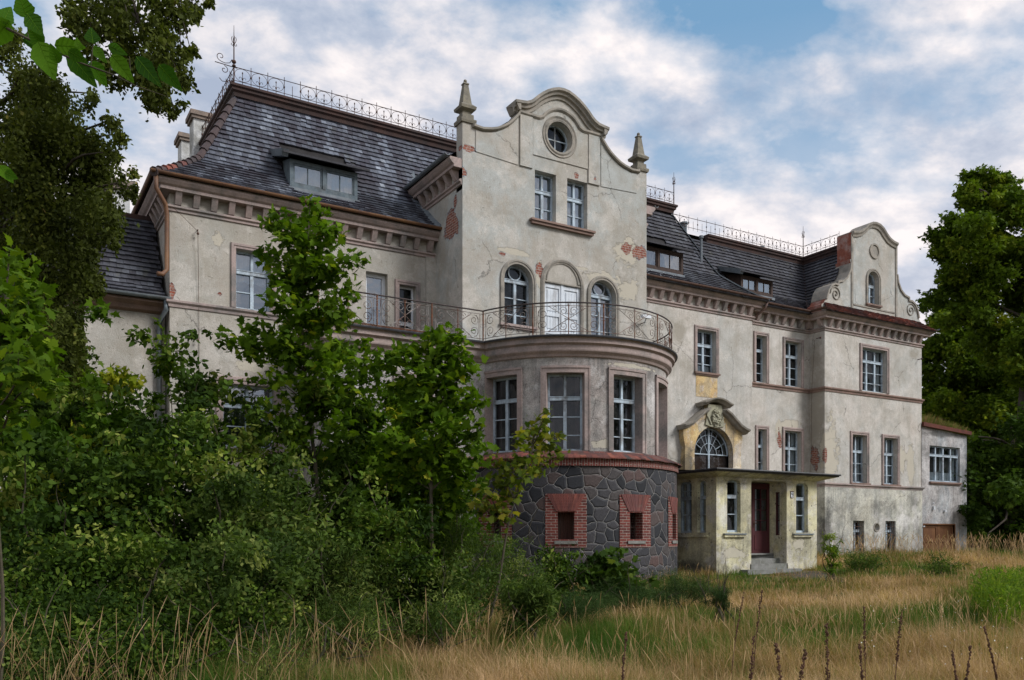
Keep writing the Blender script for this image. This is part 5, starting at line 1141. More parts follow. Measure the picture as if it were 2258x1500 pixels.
def raw(name, v, tot, loops, tint, mat, parent=None):
    me = bpy.data.meshes.new(name); me.vertices.add(len(v)); me.vertices.foreach_set('co', v.astype(np.float32).ravel())
    me.loops.add(len(loops)); me.loops.foreach_set('vertex_index', loops.astype(np.int32)); me.polygons.add(len(tot))
    me.polygons.foreach_set('loop_start', np.concatenate([[0], np.cumsum(tot)[:-1]]).astype(np.int32)); me.polygons.foreach_set('loop_total', tot.astype(np.int32))
    at_ = me.attributes.new('tint', 'FLOAT', 'POINT'); at_.data.foreach_set('value', tint.astype(np.float32)); me.materials.append(M[mat]); me.update(calc_edges=True)
    o = bpy.data.objects.new(name, me); COL.objects.link(o); return child(o, parent)
def limb(m, p0, p1, r0, r1, wig=.08, n=6):
    p0, p1 = Vector(p0), Vector(p1); L_ = (p1-p0).length; pts = []
    ph = random.random()*9
    for i in range(n+1):
        q = i/n; w_ = math.sin(q*PI)*wig*L_
        pts.append(p0.lerp(p1, q)+Vector((math.sin(ph+q*5)*w_, math.cos(ph*1.3+q*4)*w_, math.sin(q*PI)*wig*.6*L_)))
    m.tube(pts, [r0+(r1-r0)*i/n for i in range(n+1)], 6); return pts
def clump_points(c, r, n, flat=.7):
    p = rng.normal(size=(n, 3)); p /= np.linalg.norm(p, axis=1, keepdims=True); p *= (rng.random(n)**.45*np.where(rng.random(n) < .14, rng.uniform(1.1, 1.7, n), 1))[:, None]
    return np.array(c)+p*np.array([r, r, r*flat])
def crown(center, rad, K, n_per, rc, inner=.45, flat=.7, zmin=None):
    """leaf positions gathered in irregular clumps; returns positions, clump centres, tints"""
    P, Cn, Tn = [], [], []
    for i in range(K):
        v = rng.normal(size=3); v /= np.linalg.norm(v); q = rng.uniform(inner, 1.0); out_ = rng.random() < .25
        if out_: q = rng.uniform(1.0, 1.28); v[2] = abs(v[2])
        c = np.array(center)+v*q*np.array(rad)
        if zmin is not None and c[2] < zmin: c[2] = zmin+rng.random()*.4
        r_ = rc*rng.uniform(.4, 1.25)*(.5 if out_ else 1); n = int(n_per*rng.uniform(.4, 1.2)*(r_/rc)**2)+4
        P.append(clump_points(c, r_, n, flat)); Cn.append(c); tb = rng.normal(.42, .27); Tn.append(np.clip(rng.normal(tb, .17, n), 0, 1))
    return np.concatenate(P), Cn, np.concatenate(Tn)
def shrub(name, u, ytop, hw, d, K, n_per, size, shape, mat, label, cat='bush', group='wild shrubs overgrowing the front of the house', leafshape_up=.6, rc=.32, wide=1.0):
    top = at(u, ytop, d); r = hw*d/1915; g = ground_z(top.x, top.y); H = top.z-g
    t = thing(name, (top.x, top.y, g), label, cat, group)
    c = (top.x, top.y, g+H*.52); P, Cn, Tn = crown(c, (r-rc*.5, r*wide-rc*.5, H*.5-rc*.3), K, n_per, rc, .3, .75, zmin=g+.25)
    leaves('foliage', P, size, shape, mat, t, .3, leafshape_up, Tn)
    m = MB()
    for i in range(7):
        cc = Cn[rng.integers(len(Cn))]; limb(m, (top.x+rng.normal()*.12, top.y+rng.normal()*.12, g-.1), cc, .022, .006)
    for i in range(9):
        cc = Vector(Cn[rng.integers(len(Cn))]); e = cc+(cc-Vector(c)).normalized()*rng.uniform(.15, .45)+Vector((0, 0, rng.uniform(0, .3))); limb(m, cc, e, .007, .002, .06, 4)
    child(m.build('stems', M['twig']), t); return t
SHR = [
 (20, 770, 250, 12.0, 60, 200, .13, 'star', 'lf_maple', 'broad maple-leaved shrub filling the left edge below the dark hanging tree'),
 (250, 735, 170, 14.0, 60, 210, .13, 'star', 'lf_maple', 'maple-leaved shrub in front of the side wing, left of the grey downpipe'),
 (400, 765, 190, 13.6, 80, 240, .11, 'oval', 'lf_dark', 'dense dark elder shrub in front of the grey downpipe'),
 (540, 880, 140, 13.2, 55, 230, .11, 'oval', 'lf_dark', 'dark shrub under the ground floor window left of the tall sapling'),
 (110, 900, 230, 11.2, 70, 240, .10, 'oval', 'lf_dark', 'dark leafy thicket at the lower left edge of the view'),
 (820, 820, 180, 15.4, 90, 220, .13, 'star', 'lf_maple', 'thick maple growth around the foot of the two tall saplings'),
 (960, 930, 120, 14.4, 60, 200, .13, 'star', 'lf_maple', 'shadowy maple shrub left of the stone plinth'),
 (690, 900, 160, 13.6, 70, 240, .095, 'oval', 'lf_dark', 'dark oval-leaved shrub at the foot of the tallest sapling'),
 (370, 930, 220, 11.6, 80, 260, .095, 'oval', 'lf_dark', 'dark viburnum-like shrub in the middle of the left thicket'),
 (620, 1000, 200, 11.4, 80, 280, .075, 'oval', 'lf_weed', 'paler rose-leaved bush in front of the dark thicket'),
 (840, 1070, 170, 12.2, 70, 250, .085, 'oval', 'lf_dark', 'low dark bush right of the paler rose-leaved bush'),
 (180, 1090, 230, 9.8, 80, 280, .075, 'oval', 'lf_dark', 'low dark bush nearest the camera at the lower left'),
 (500, 1160, 210, 10.2, 80, 280, .07, 'oval', 'lf_weed', 'low small-leaved bush above the dry grass at lower left'),
 (1030, 1090, 100, 13.4, 50, 250, .085, 'lance', 'lf_weed', 'willowy grey-green shrub against the left side of the stone plinth'),
 (1120, 1180, 100, 14.0, 50, 240, .085, 'lance', 'lf_weed', 'feathery shrub below the yellowing sapling'),
 (1225, 1215, 75, 15.5, 36, 180, .08, 'oval', 'lf_dark', 'small dark shrub against the brick-framed cellar opening'),
 (1350, 1215, 95, 16.2, 30, 70, .16, 'maple', 'lf_dark', 'low dark maple bush below the second cellar window of the bay'),
 (980, 1200, 120, 12.2, 46, 250, .065, 'oval', 'lf_weed', 'low weedy bush at the edge of the dry grass'),
 (1900, 1212, 60, 27, 24, 160, .11, 'lance', 'lf_weed', 'green elder bush at the right corner of the porch'),
 (1832, 1180, 26, 24.0, 16, 150, .12, 'lance', 'lf_bright', 'light green goldenrod clump against the porch corner'),
 (2080, 1222, 60, 26, 18, 120, .12, 'lance', 'lf_weed', 'grey-green weed clump in front of the brown annex doors'),
 (760, 1190, 150, 11.2, 50, 260, .08, 'lance', 'lf_weed', 'low willow-leaved growth at the foot of the left thicket'),
 (250, 1260, 190, 9.4, 46, 260, .06, 'oval', 'lf_dark', 'lowest dark tangle in the left foreground'),
 (0, 1240, 150, 9.2, 40, 260, .065, 'oval', 'lf_dark', 'dark bramble at the bottom left corner'),
 (480, 1290, 200, 9.6, 46, 250, .06, 'oval', 'lf_dark', 'bramble mound in the grass below the small-leaved bush'),
 (120, 1310, 190, 8.6, 46, 260, .055, 'oval', 'lf_dark', 'bramble mound closest to the bottom left corner'),
 (760, 1300, 160, 10.2, 40, 240, .065, 'lance', 'lf_weed', 'nettle growth spreading into the dry grass below the willow-leaved growth'),
 (980, 1300, 120, 10.8, 36, 220, .07, 'lance', 'lf_weed', 'goldenrod-like growth at the right end of the thicket'),
 (290, 1370, 210, 8.4, 44, 260, .05, 'oval', 'lf_dark', 'bramble carpet along the bottom edge, left part'),
 (30, 1370, 170, 7.8, 40, 260, .05, 'oval', 'lf_weed', 'bramble carpet filling the bottom left corner'),
 (620, 1385, 180, 8.8, 40, 240, .05, 'lance', 'lf_weed', 'weed carpet along the bottom edge between brambles and straw'),
 (90, 700, 130, 15.5, 50, 230, .13, 'star', 'lf_dark', 'shadowy maple bush before the side wing windows'),
 (190, 800, 130, 14.8, 50, 230, .13, 'star', 'lf_dark', 'dark maple bush below the hanging twigs'),
 (1165, 1240, 75, 11.6, 46, 240, .09, 'lance', 'lf_weed', 'upright willow-leaved weed clump left of the juniper'),
]
for i, a in enumerate(SHR):
    nm = 'weed_clump' if 'clump' in a[9] or 'patch' in a[9] else 'shrub'
    rc = min(.34, a[2]*a[3]/1915*.42)
    shrub(nm, *a, cat='weeds' if nm == 'weed_clump' else 'bush', rc=rc, leafshape_up=.15 if a[7] == 'lance' else .6)
# spreading junipers
for (u, y, hw, d, lb) in ((1390, 1292, 110, 15.5, 'spreading dark juniper left of the porch path'), (1500, 1300, 95, 16.5, 'spreading juniper with ragged tips in front of the porch wall'), (1275, 1300, 90, 13.5, 'dark juniper nearest the stone plinth bushes'), (1590, 1352, 35, 13.5, 'tiny dark juniper tuft alone in the dry grass')):
    shrub('juniper', u, y, hw, d, 60 if hw > 50 else 20, 420, .07, 'needle', 'needle', lb, 'juniper', 'low spreading junipers', .2, min(.22, hw*d/1915*.4))

def sapling(name, base, top, tips, size, mat, label, depth, dens=26, shape='maple', spread=.17, r0=.045, group='young maple saplings'):
    b = at(*base, depth); g = ground_z(b.x, b.y); b.z = g-.1; tp = at(*top, depth)
    t = thing(name, (b.x, b.y, g), label, 'sapling', group); m = MB(); stem = limb(m, b, tp, r0, .008, .02, 10); P = []
    for (u, y) in tips:
        e = at(u, y, depth+rng.normal()*.45); zz = e.z-.25*(e.xy-Vector(stem[5].xy)).length-.25; k = min(range(len(stem)), key=lambda q: abs(stem[q].z-zz))
        pts = limb(m, stem[k], e, .013, .004, .06, 6)
        for q in range(2, 7):
            n = int(dens*(.4+.12*q)); P.append(clump_points(pts[q], spread*(1.7-.12*q)*1.35, n, .85))
    P.append(clump_points(tp, spread*.7, dens//2)); P = np.concatenate(P)
    leaves('foliage', P, size, shape, mat, t, .35, .9); child(m.build('trunk', M['twig']), t); return t
T1 = [(600, 480), (590, 560), (640, 520), (740, 515), (700, 470), (785, 570), (765, 640), (620, 610), (610, 650), (560, 720), (500, 752), (545, 760), (640, 700), (700, 600), (720, 680), (760, 700), (800, 760), (740, 760), (660, 780),
      (600, 830), (680, 850), (760, 840), (820, 790), (700, 900), (640, 930), (760, 930), (650, 580), (690, 540), (730, 590), (670, 640), (620, 740), (690, 720), (600, 900), (800, 880), (730, 800)]
sapling('maple_sapling', (690, 1150), (684, 440), T1, .135, 'lf_maple', 'tallest maple sapling reaching up to the dormer', 13.6, 30)
T2 = [(1010, 750), (960, 745), (900, 770), (860, 790), (1030, 800), (1050, 880), (1045, 950), (1060, 1000), (1010, 880), (980, 830), (930, 820), (880, 850), (990, 930), (940, 900), (890, 920), (1020, 1040), (960, 1000), (900, 1000), (860, 960), (1000, 1090), (930, 1070), (980, 790), (860, 1040)]
sapling('maple_sapling', (940, 1200), (985, 760), T2, .13, 'lf_maple', 'second maple sapling just left of the curved bay', 13.0, 34)
T3 = [(1235, 1000), (1200, 985), (1140, 1010), (1100, 1010), (1180, 940), (1225, 960), (1150, 960), (1085, 1055), (1130, 1080), (1060, 1080), (1100, 1120), (1170, 1030), (1050, 1110), (1120, 1040), (1200, 920)]
sapling('maple_sapling', (1060, 1220), (1205, 900), T3, .115, 'lf_yel', 'leaning yellow-green maple sapling in front of the stone plinth', 12.6, 10, spread=.11, r0=.022)
sapling('maple_sapling', (-10, 1000), (20, 560), [(30, 570), (60, 590), (20, 620), (80, 640), (50, 680), (10, 700), (70, 740), (100, 770), (40, 780), (30, 820), (90, 830), (0, 660), (60, 700)], .11, 'lf_maple', 'light green maple sapling cut by the left edge', 7.2, 16, spread=.12, r0=.02)

# big dark tree with hanging twigs, upper left
tb = at(-60, 1184, 14.5); tg = ground_z(tb.x, tb.y)
wt = thing('weeping_tree', (tb.x, tb.y, tg), 'tall dark tree with hanging small-leaved twigs at the upper left', 'tree'); m = MB()
tr = [Vector((tb.x, tb.y, tg-.2)), Vector((tb.x+.1, tb.y, 3)), Vector((tb.x+.15, tb.y+.1, 6.5)), Vector((tb.x+.1, tb.y, 10)), Vector((tb.x+.3, tb.y-.1, 13))]
m.tube(tr, [.34, .27, .21, .14, .05], 10); P = []; Tn = []
hull = [(0, 90, 40), (-60, 60, 60), (60, 170, 50), (100, 220, 60), (30, 260, 70), (160, 260, 55), (190, 320, 55), (110, 330, 70), (30, 380, 80), (220, 380, 45), (170, 430, 65), (90, 450, 80), (230, 470, 45), (20, 520, 80), (140, 540, 70), (180, 590, 45), (80, 620, 75), (0, 650, 70), (245, 340, 25), (275, 390, 22), (290, 430, 18), (262, 300, 22), (250, 520, 22), (140, 690, 45), (60, 720, 60), (150, 760, 40), (200, 640, 28), (110, 150, 25), (200, 215, 28), (235, 265, 22)]
for u, y, rp in hull:
    for k in range(7 if rp > 35 else 3):
        d = 14.2+rng.normal()*.7; c = at(u+rng.normal()*rp*.42, y+rng.normal()*rp*.42, d); r_ = rp*d/1915*rng.uniform(.35, .75); n = int(620*(r_/.35)**2)+40
        pts = clump_points(c, r_, n, 1.25); pts[:, 2] -= np.abs(rng.normal(size=n))*r_*.6; P.append(pts); Tn.append(np.clip(rng.normal(rng.normal(.38, .12), .14, n), 0, 1))
        if k == 0: limb(m, tr[1].lerp(tr[3], min(1, max(0, (c.z-3.5)/7))), c, .05, .008, .1)
up = [(180, 20, 40), (240, 60, 45), (320, 30, 45), (300, 110, 50), (370, 80, 45), (400, 140, 35), (350, 170, 40), (330, 210, 28), (375, 235, 18), (240, 130, 40), (200, 70, 35), (420, 110, 16), (430, 20, 18), (395, 20, 30), (160, 50, 18), (370, 200, 25), (310, 150, 40), (262, 10, 45), (350, -10, 40), (460, 0, 8), (400, 180, 14), (280, 165, 25), (385, 245, 8)]
for u, y, rp in up:
    for k in range(5):
        d = 12.0+rng.normal()*.5; c = at(u+rng.normal()*rp*.45, y+rng.normal()*rp*.45, d); r_ = rp*d/1915*rng.uniform(.35, .8); n = int(330*(r_/.25)**2)+15
        pts = clump_points(c, r_, n, 1.3); pts[:, 2] -= np.abs(rng.normal(size=n))*r_*.5; P.append(pts); Tn.append(np.clip(rng.normal(.35, .2, n), 0, 1))
    limb(m, at(270, -220, 12.6), at(u, y, 12.0), .03, .005, .07)
m.tube([tr[3], at(60, -350, 13.4), at(270, -220, 12.6)], [.12, .08, .05], 7)
leaves('foliage', np.concatenate(P), .075, 'small', 'lf_weep', wt, .8, .2, np.concatenate(Tn)); child(m.build('trunk', M['bark'], smooth=True), wt)

# big trees on the right
def tree(name, u, d, ztop, tr_r, clusters, size, mat, label, n_per, K=8, group='big trees beyond the annex', limbs=(), shape='star'):
    b = at(u, 1184, d); g = ground_z(b.x, b.y); t = thing(name, (b.x, b.y, g), label, 'tree', group); m = MB()
    st = [Vector((b.x, b.y, g-.3)), Vector((b.x-.2, b.y, g+ztop*.3)), Vector((b.x+.3, b.y, g+ztop*.6)), Vector((b.x, b.y, g+ztop*.9))]; m.tube(st, [tr_r*1.2, tr_r, tr_r*.6, tr_r*.15], 9); P = []; Tn = []
    for (cu, cy, rp) in clusters:
        for k in range(K):
            dd = d+rng.normal()*rp*d/1915*.9; c = at(cu+rng.normal()*rp*.5, cy+rng.normal()*rp*.42, dd); r_ = rp*d/1915*rng.uniform(.25, .65); n = int(n_per*(r_/1.0)**2)+8
            P.append(clump_points(c, r_, n, .7)); Tn.append(np.clip(rng.normal(rng.normal(.45, .17), .15, n), 0, 1))
            if k < 2: limb(m, st[1].lerp(st[3], min(1, max(.05, (c.z-g-ztop*.35)/(ztop*.6)))), c, tr_r*.28, .03, .08)
    leaves('crown', np.concatenate(P), size, shape, mat, t, .3, .9, np.concatenate(Tn), .2); child(m.build('trunk', M['bark'], smooth=True), t); return t
C1 = [(2180, 420, 45), (2130, 440, 30), (2240, 440, 50), (2100, 520, 45), (2160, 520, 60), (2230, 540, 60), (2110, 600, 45), (2180, 620, 55), (2250, 640, 55), (2290, 480, 60), (2150, 400, 22), (2210, 400, 28), (2140, 680, 55), (2220, 720, 70), (2085, 530, 25), (2320, 600, 80), (2330, 760, 80)]
tree('maple_tree', 2262, 46, 19, .42, C1, .23, 'lf_far', 'tallest maple with a dark trunk at the right edge', 560, 19)
C2 = [(2090, 700, 45), (2120, 760, 60), (2060, 760, 35), (2180, 800, 75), (2100, 860, 60), (2240, 860, 80), (2140, 940, 70), (2060, 880, 35), (2220, 980, 80), (2045, 820, 25), (2080, 680, 25)]
tree('leafy_tree', 2150, 55, 15, .3, C2, .26, 'lf_far', 'dark green tree rising directly behind the annex roof', 520, 18)
C3 = [(2190, 1050, 70), (2250, 1040, 70), (2150, 1110, 40), (2230, 1140, 70), (2290, 1120, 60), (2180, 1180, 50), (2260, 1200, 50), (2150, 1000, 45), (2300, 950, 70)]
tree('leafy_tree', 2230, 43, 7, .25, C3, .24, 'lf_dark', 'low shadowy tree with branches to the ground right of the annex', 380, 13)
C4 = [(2060, 950, 50), (2120, 1000, 60), (2180, 1100, 80), (2260, 1150, 80), (2160, 1160, 60), (2200, 900, 90), (2300, 1000, 90), (2350, 1150, 90)]
tree('leafy_tree', 2210, 66, 14, .3, C4, .34, 'lf_dark', 'dark background tree closing the gap behind the nearest right-hand trees', 330, 14)
C6 = [(2480, 700, 90), (2540, 820, 110), (2420, 900, 90), (2600, 950, 110), (2500, 1050, 110), (2400, 1100, 80), (2620, 1130, 90), (2700, 1050, 100), (2560, 620, 60)]
tree('leafy_tree', 2530, 58, 15, .3, C6, .34, 'lf_dark', 'park tree just outside the right edge of the view', 330, 10)
C5 = [(130, 780, 60), (160, 860, 60), (60, 820, 80), (0, 560, 70), (60, 640, 70), (-60, 660, 90), (20, 740, 80), (110, 720, 60), (-80, 500, 80)]
tree('leafy_tree', -40, 19, 7, .2, C5, .12, 'lf_dark', 'dark tree standing against the side wing behind the hanging tree', 1500, 9, group=None)

# park trees behind the viewpoint; the ground-floor panes mirror them
def park_tree():
    t = thing('park_tree', (0, 0, -.3), 'park tree beyond the meadow facing the house', 'tree', 'park trees across the meadow'); m = MB(); m.tube([(0, 0, -.2), (.1, 0, 4), (0, .2, 9)], [.4, .3, .12], 8)
    P, Cn, Tn = crown((0, 0, 7.6), (4.6, 4.6, 5.4), 60, 110, 1.5, .25, .8, zmin=2.0)
    o1 = leaves('crown', P, .62, 'star', 'lf_dark', t, .3, .6, Tn); o2 = child(m.build('trunk', M['bark']), t); return t, o1, o2
pt = park_tree()
for k, (px, py) in enumerate(((18, -22), (27, -19), (36, -21), (44, -15), (53, -13), (61, -7), (69, -2), (9, -24), (77, 4))):
    if k == 0: t_ = pt[0]
    else:
        t_ = pt[0].copy(); COL.objects.link(t_)
        for ch in pt[1:]: c_ = ch.copy(); COL.objects.link(c_); c_.parent = t_
    for ch in t_.children if k == 0 else (): ch.matrix_parent_inverse = Matrix.Translation((0, 0, .3))
    t_.location = (px, py, -.3); t_.rotation_euler = (0, 0, k*1.7); s_ = 1+.12*math.sin(k*2.3); t_.scale = (s_, s_, s_)

# leafy branch reaching into the view close to the camera
br = thing('overhanging_branch', at(100, 100, 2.3), 'close leafy branch with large heart-shaped leaves across the top left corner', 'branch')
m = MB(); m.tube([at(x, y, 2.3) for x, y in ((-120, 10), (0, 55), (60, 85), (110, 108), (180, 140), (250, 165), (300, 190), (345, 205), (365, 212))], [.005, .004, .0035, .003, .0025, .002, .0015, .001, .0008], 6)
for x0, y0, x1, y1 in ((60, 40, 62, 84), (205, 100, 200, 148), (285, 125, 290, 185), (110, 108, 100, 130), (240, 160, 250, 130)): m.tube([at(x0, y0, 2.3), at(x1, y1, 2.3)], .0012, 4)
child(m.build('stem', M['twig']), br)
LV = [(20, 45, -30, 110, 30), (60, 40, 40, -18, 26), (5, 50, 25, 15, 22), (85, 92, 122, 178, 34), (60, 70, 90, 120, 22), (95, 100, 60, 60, 20), (120, 100, 190, 105, 22), (60, 30, 95, 80, 24), (205, 96, 200, 60, 20), (175, 108, 168, 82, 10),
      (150, 112, 192, 138, 17), (150, 115, 215, 195, 26), (200, 135, 236, 192, 22), (205, 102, 236, 140, 14), (238, 100, 282, 122, 14), (246, 120, 296, 184, 22), (300, 125, 357, 194, 22), (350, 143, 402, 202, 22), (322, 140, 345, 166, 8), (130, 140, 110, 95, 16), (10, 380, 40, 395, 14), (0, 365, 30, 405, 16)]
for i, (u0, y0, u1, y1, w_) in enumerate(LV):
    d = 2.3+rng.normal()*.04; a = at(u0, y0, d); b = at(u1, y1, d+rng.normal()*.03); ax = b-a; L_ = ax.length; ax.normalize(); vw = (a-Vector((0, 0, 1.25))).normalized()
    sd_ = ax.cross(vw).normalized(); wd = .8*w_*d/1915; n = 14; vs = []; fs = []; nn = vw
    for k in range(n+1):
        q = k/n; ww = wd*(math.sin(PI*min(1, q*1.15+.02)**.75) if q < .86 else math.sin(PI*.99**.75)*(1-q)/.14+.25*(1-q)/.14)
        ww = wd*(1.06*(q/.33)**.45 if q < .33 else 1.06*(1-(q-.33)/.67)**.8)*(1+.07*(k % 2))
        c = a+ax*L_*q; vs += [c-sd_*ww-nn*wd*.35*(ww/wd)**1.5, c-nn*.0, c+sd_*ww-nn*wd*.25*(ww/wd)**1.5]
    for k in range(n): fs += [(3*k, 3*k+1, 3*k+4, 3*k+3), (3*k+1, 3*k+2, 3*k+5, 3*k+4)]
    q = MB(); q.add(vs, fs, rng.random()*.8); lo = child(q.build('leaf', M['lf_near'], smooth=True), br)
    q = MB(); mid = [Vector(vs[3*k+1])-nn*.0006 for k in range(n+1)]; q.tube(mid, [.0011*(1-.8*k/n) for k in range(n+1)], 4, t=1.0)
    for k in range(1, n-2, 2):
        for e in (0, 2): a_ = mid[k]; b_ = Vector(vs[3*(k+2)+e])-nn*.0006; q.tube([a_, a_.lerp(b_, .5), a_.lerp(b_, .92)], .0004, 3, t=1.0, cap=False)
    q.build('veins', M['lf_near'], lo)

# ------------------------------------------------------------ grasses
def outside(x, y):
    ok = np.ones(len(x), bool); ok &= ~((x > XE0-.1) & (x < 12.2) & (y > E_-.05)); ok &= ~(((x-CX)**2+(y-CY)**2 < (RP+.1)**2)); ok &= ~((x > 19.4) & (x < 24.2) & (y > PY-.05))
    ok &= ~((x > -9) & (x < 11.8) & (y > 24.2)); ok &= ~((x >= 11) & (x < 29.8) & (y > 24.5)); ok &= ~((x >= 29.6) & (x < 40) & (y > 24.15)); ok &= ~((x > 20.3) & (x < 23.2) & (y > 19.3)); return ok
def field(n, d0, d1, u0=-350, u1=2850, pw=1.0):
    q = rng.random(n); d = (d0**pw+(d1**pw-d0**pw)*q)**(1/pw); u = rng.uniform(u0, u1, n); r_ = (u-1129)/1915*d
    x = r_*CA+d*SA; y = -r_*SA+d*CA; k = outside(x, y); return x[k], y[k], d[k], u[k]
def gz(x, y): return np.interp(x*.515+y*.857, [-20, 0, 10, 26, 37, 60, 400], [-.35, -.32, -.3, 0, .45, .6, .6])
def nz(x, y, s, o): return np.array([mnoise.noise(Vector((a*s+o, b*s, o*1.7))) for a, b in zip(x, y)])
def path_mask(x, y):
    cx_ = np.interp(y, [15, 16.8, 18.6, 19.5], [19.6, 20.9, 22.0, 22.6]); return (y > 15.5) & (y < 19.6) & (np.abs(x-cx_) < .55)
def blades(name, x, y, d, h, lean, width, tint, label, cat='grass', mat='grass', seg=2, layx=None):
    N_ = len(x); z = gz(x, y)-.03; az = rng.uniform(0, 2*PI, N_); dx, dy = np.cos(az), np.sin(az)
    if layx is not None: dx = dx*.5+layx[0]; dy = dy*.5+layx[1]
    wx, wy = -np.sin(az+rng.normal(0, .8, N_)), np.cos(az); wn = np.hypot(wx, wy)+1e-6; wx /= wn; wy /= wn
    V = []; T = []
    fr = np.linspace(0, 1, seg+1)
    for i, q in enumerate(fr):
        cx_ = x+dx*lean*h*q**1.8; cy_ = y+dy*lean*h*q**1.8; cz_ = z+h*(q-.35*np.clip(lean, 0, 1.6)*q**2)
        w_ = width*(1-q)*.9+width*.12
        if i < seg: V.append(np.stack([cx_-wx*w_, cy_-wy*w_, cz_], 1)); V.append(np.stack([cx_+wx*w_, cy_+wy*w_, cz_], 1))
        else: V.append(np.stack([cx_, cy_, cz_], 1))
    k = 2*seg+1; v = np.stack(V, 1).reshape(-1, 3); base = (np.arange(N_)*k)[:, None]
    pat = []; tot = []
    for i in range(seg-1): pat += [2*i, 2*i+1, 2*i+3, 2*i+2]; tot.append(4)
    pat += [2*seg-2, 2*seg-1, 2*seg]; tot.append(3)
    loops = (base+np.array(pat)[None, :]).ravel(); o = raw(name, v, np.tile(tot, N_), loops, np.repeat(tint, k), mat)
    return tag(o, label, cat, kind='stuff')
gp = at(2215, 1320, 15.5); gt_ = thing('weed_clump', (gp.x, gp.y, ground_z(gp.x, gp.y)), 'bright yellow-green goldenrod patch at the right edge', 'weeds')
x, y, d, u = field(2600, 12.5, 19, 2120, 2330); k = (((u-2225)/85)**2+((d-15.5)/3)**2) < rng.uniform(.3, 1.1, len(u)); x, y, d, u = x[k], y[k], d[k], u[k]
o = blades('stalks', x, y, d, rng.uniform(.35, .85, len(x)), np.abs(rng.normal(.12, .1, len(x))), .008, rng.uniform(0, 1, len(x)), None, mat='lf_bright', seg=3); del o['kind']; del o['category']; child(o, gt_)
lp = []
for k in range(7): lp.append(np.stack([x+rng.normal(0, .03, len(x)), y+rng.normal(0, .03, len(x)), gz(x, y)+rng.uniform(.1, .8, len(x))], 1))
leaves('foliage', np.concatenate(lp), .10, 'lance', 'lf_bright', gt_, -.5, .1)
def tints(x, y, u):
    g1 = nz(x, y, .28, 3.1); g2 = nz(x, y, .9, 8.4); d = x*.515+y*.857
    base = .50+.8*g1+.55*g2
    base -= .30*np.exp(-((u-1350)/230)**2)*(d < 14)            # greener strip left of the middle
    base -= .35*np.exp(-((x-20)/1.6)**2-((y-18.6)/1.3)**2)      # green turf by the porch steps
    base -= .30*np.exp(-((u-2230)/130)**2-((d-17)/5)**2)
    base -= .22*(u < 900)*(d > 7)
    return base
x, y, d, u = field(350000, 5.6, 15, pw=1.15); k = (u > 1050) | (rng.random(len(u)) < .8); x, y, d, u = x[k], y[k], d[k], u[k]; t0 = tints(x, y, u); hn = .55+.4*nz(x, y, .7, 1.0)+.35*nz(x, y, 2.4, 4.0)
blades('meadow_grass', x, y, d, np.clip(hn*rng.uniform(.35, 1.3, len(x)), .10, 1.15)*.62, np.abs(rng.normal(.75, .5, len(x))),  .0010+.00024*d, np.clip(t0+rng.normal(0, .2, len(x)), 0, 1), 'tangled tan and green meadow grass in the foreground', seg=3)
x, y, d, u = field(350000, 13, 38, pw=1.05); k = ~path_mask(x, y) | (rng.random(len(x)) < .12); x, y, d, u = x[k], y[k], d[k], u[k]; t0 = tints(x, y, u); hn = .5+.35*nz(x, y, .45, 5.0)+.45*nz(x, y, 1.6, 7.0)
near_porch = np.exp(-((x-21)/2.6)**2-((y-18.3)/1.5)**2)
blades('meadow_grass', x, y, d, np.clip(hn*rng.uniform(.4, 1.2, len(x)), .1, .95)*(1-.82*near_porch)*np.interp(d, [13, 19, 27, 36], [.68, .56, .60, .72]), np.abs(rng.normal(.75, .5, len(x))), .0022+.00032*d, np.clip(t0+.04+rng.normal(0, .16, len(x)), 0, 1), 'dry meadow grass between the foreground and the house', seg=2)
# seed-head stalks
def stalks(name, n, d0, d1, hm, label, tmean=.85, u0=-150, u1=2420):
    x, y, d, u = field(n, d0, d1, u0, u1, 1.3); kk = (np.hypot((x-21.3)/3, (y-18.2)/1.9) > 1) & (nz(x, y, .8, 2.2) > -.12); x, y, d, u = x[kk], y[kk], d[kk], u[kk]; N_ = len(x); z = gz(x, y); h = hm*rng.uniform(.6, 1.2, N_); az = rng.uniform(0, 2*PI, N_); ln = np.abs(rng.normal(.34, .22, N_))
    dx, dy = np.cos(az)*ln*h, np.sin(az)*ln*h; w_ = .0004+.00011*d; hw_ = .0016+.00022*d
    sx, sy = CA, -SA; V = []
    def P(q, s): return np.stack([x+dx*q**1.6+s*sx, y+dy*q**1.6+s*sy, z+h*q-(ln*h*.2*q*q)], 1)
    prof_ = [(0, -w_), (0, w_), (.76, w_), (.76, -w_), (.76, -w_), (.76, w_), (.84, hw_), (.93, hw_*.8), (1.0, w_*.3), (.93, -hw_*.8), (.84, -hw_)]
    v = np.stack([P(q, s) for q, s in prof_], 1).reshape(-1, 3); base = (np.arange(N_)*11)[:, None]
    loops = (base+np.arange(11)[None, :]).ravel(); o = raw(name, v, np.tile([4, 7], N_), loops, np.repeat(np.clip(rng.normal(tmean, .1, N_), 0, 1), 11), 'grass'); return tag(o, label, 'grass', kind='stuff')
stalks('seed_grass', 2400, 6.0, 14, .62, 'tall pale grass stalks with feathery seed heads in the foreground')
stalks('seed_grass', 5000, 14, 35, .42, 'pale seed heads standing above the meadow near the house')
stalks('seed_grass', 330, 5.2, 8, .95, 'pale bent seed stalks in front of the left thicket', u0=-100, u1=1150)
stalks('seed_grass', 900, 33, 40, .95, 'pale seed heads in front of the annex', u0=1850, u1=2420)
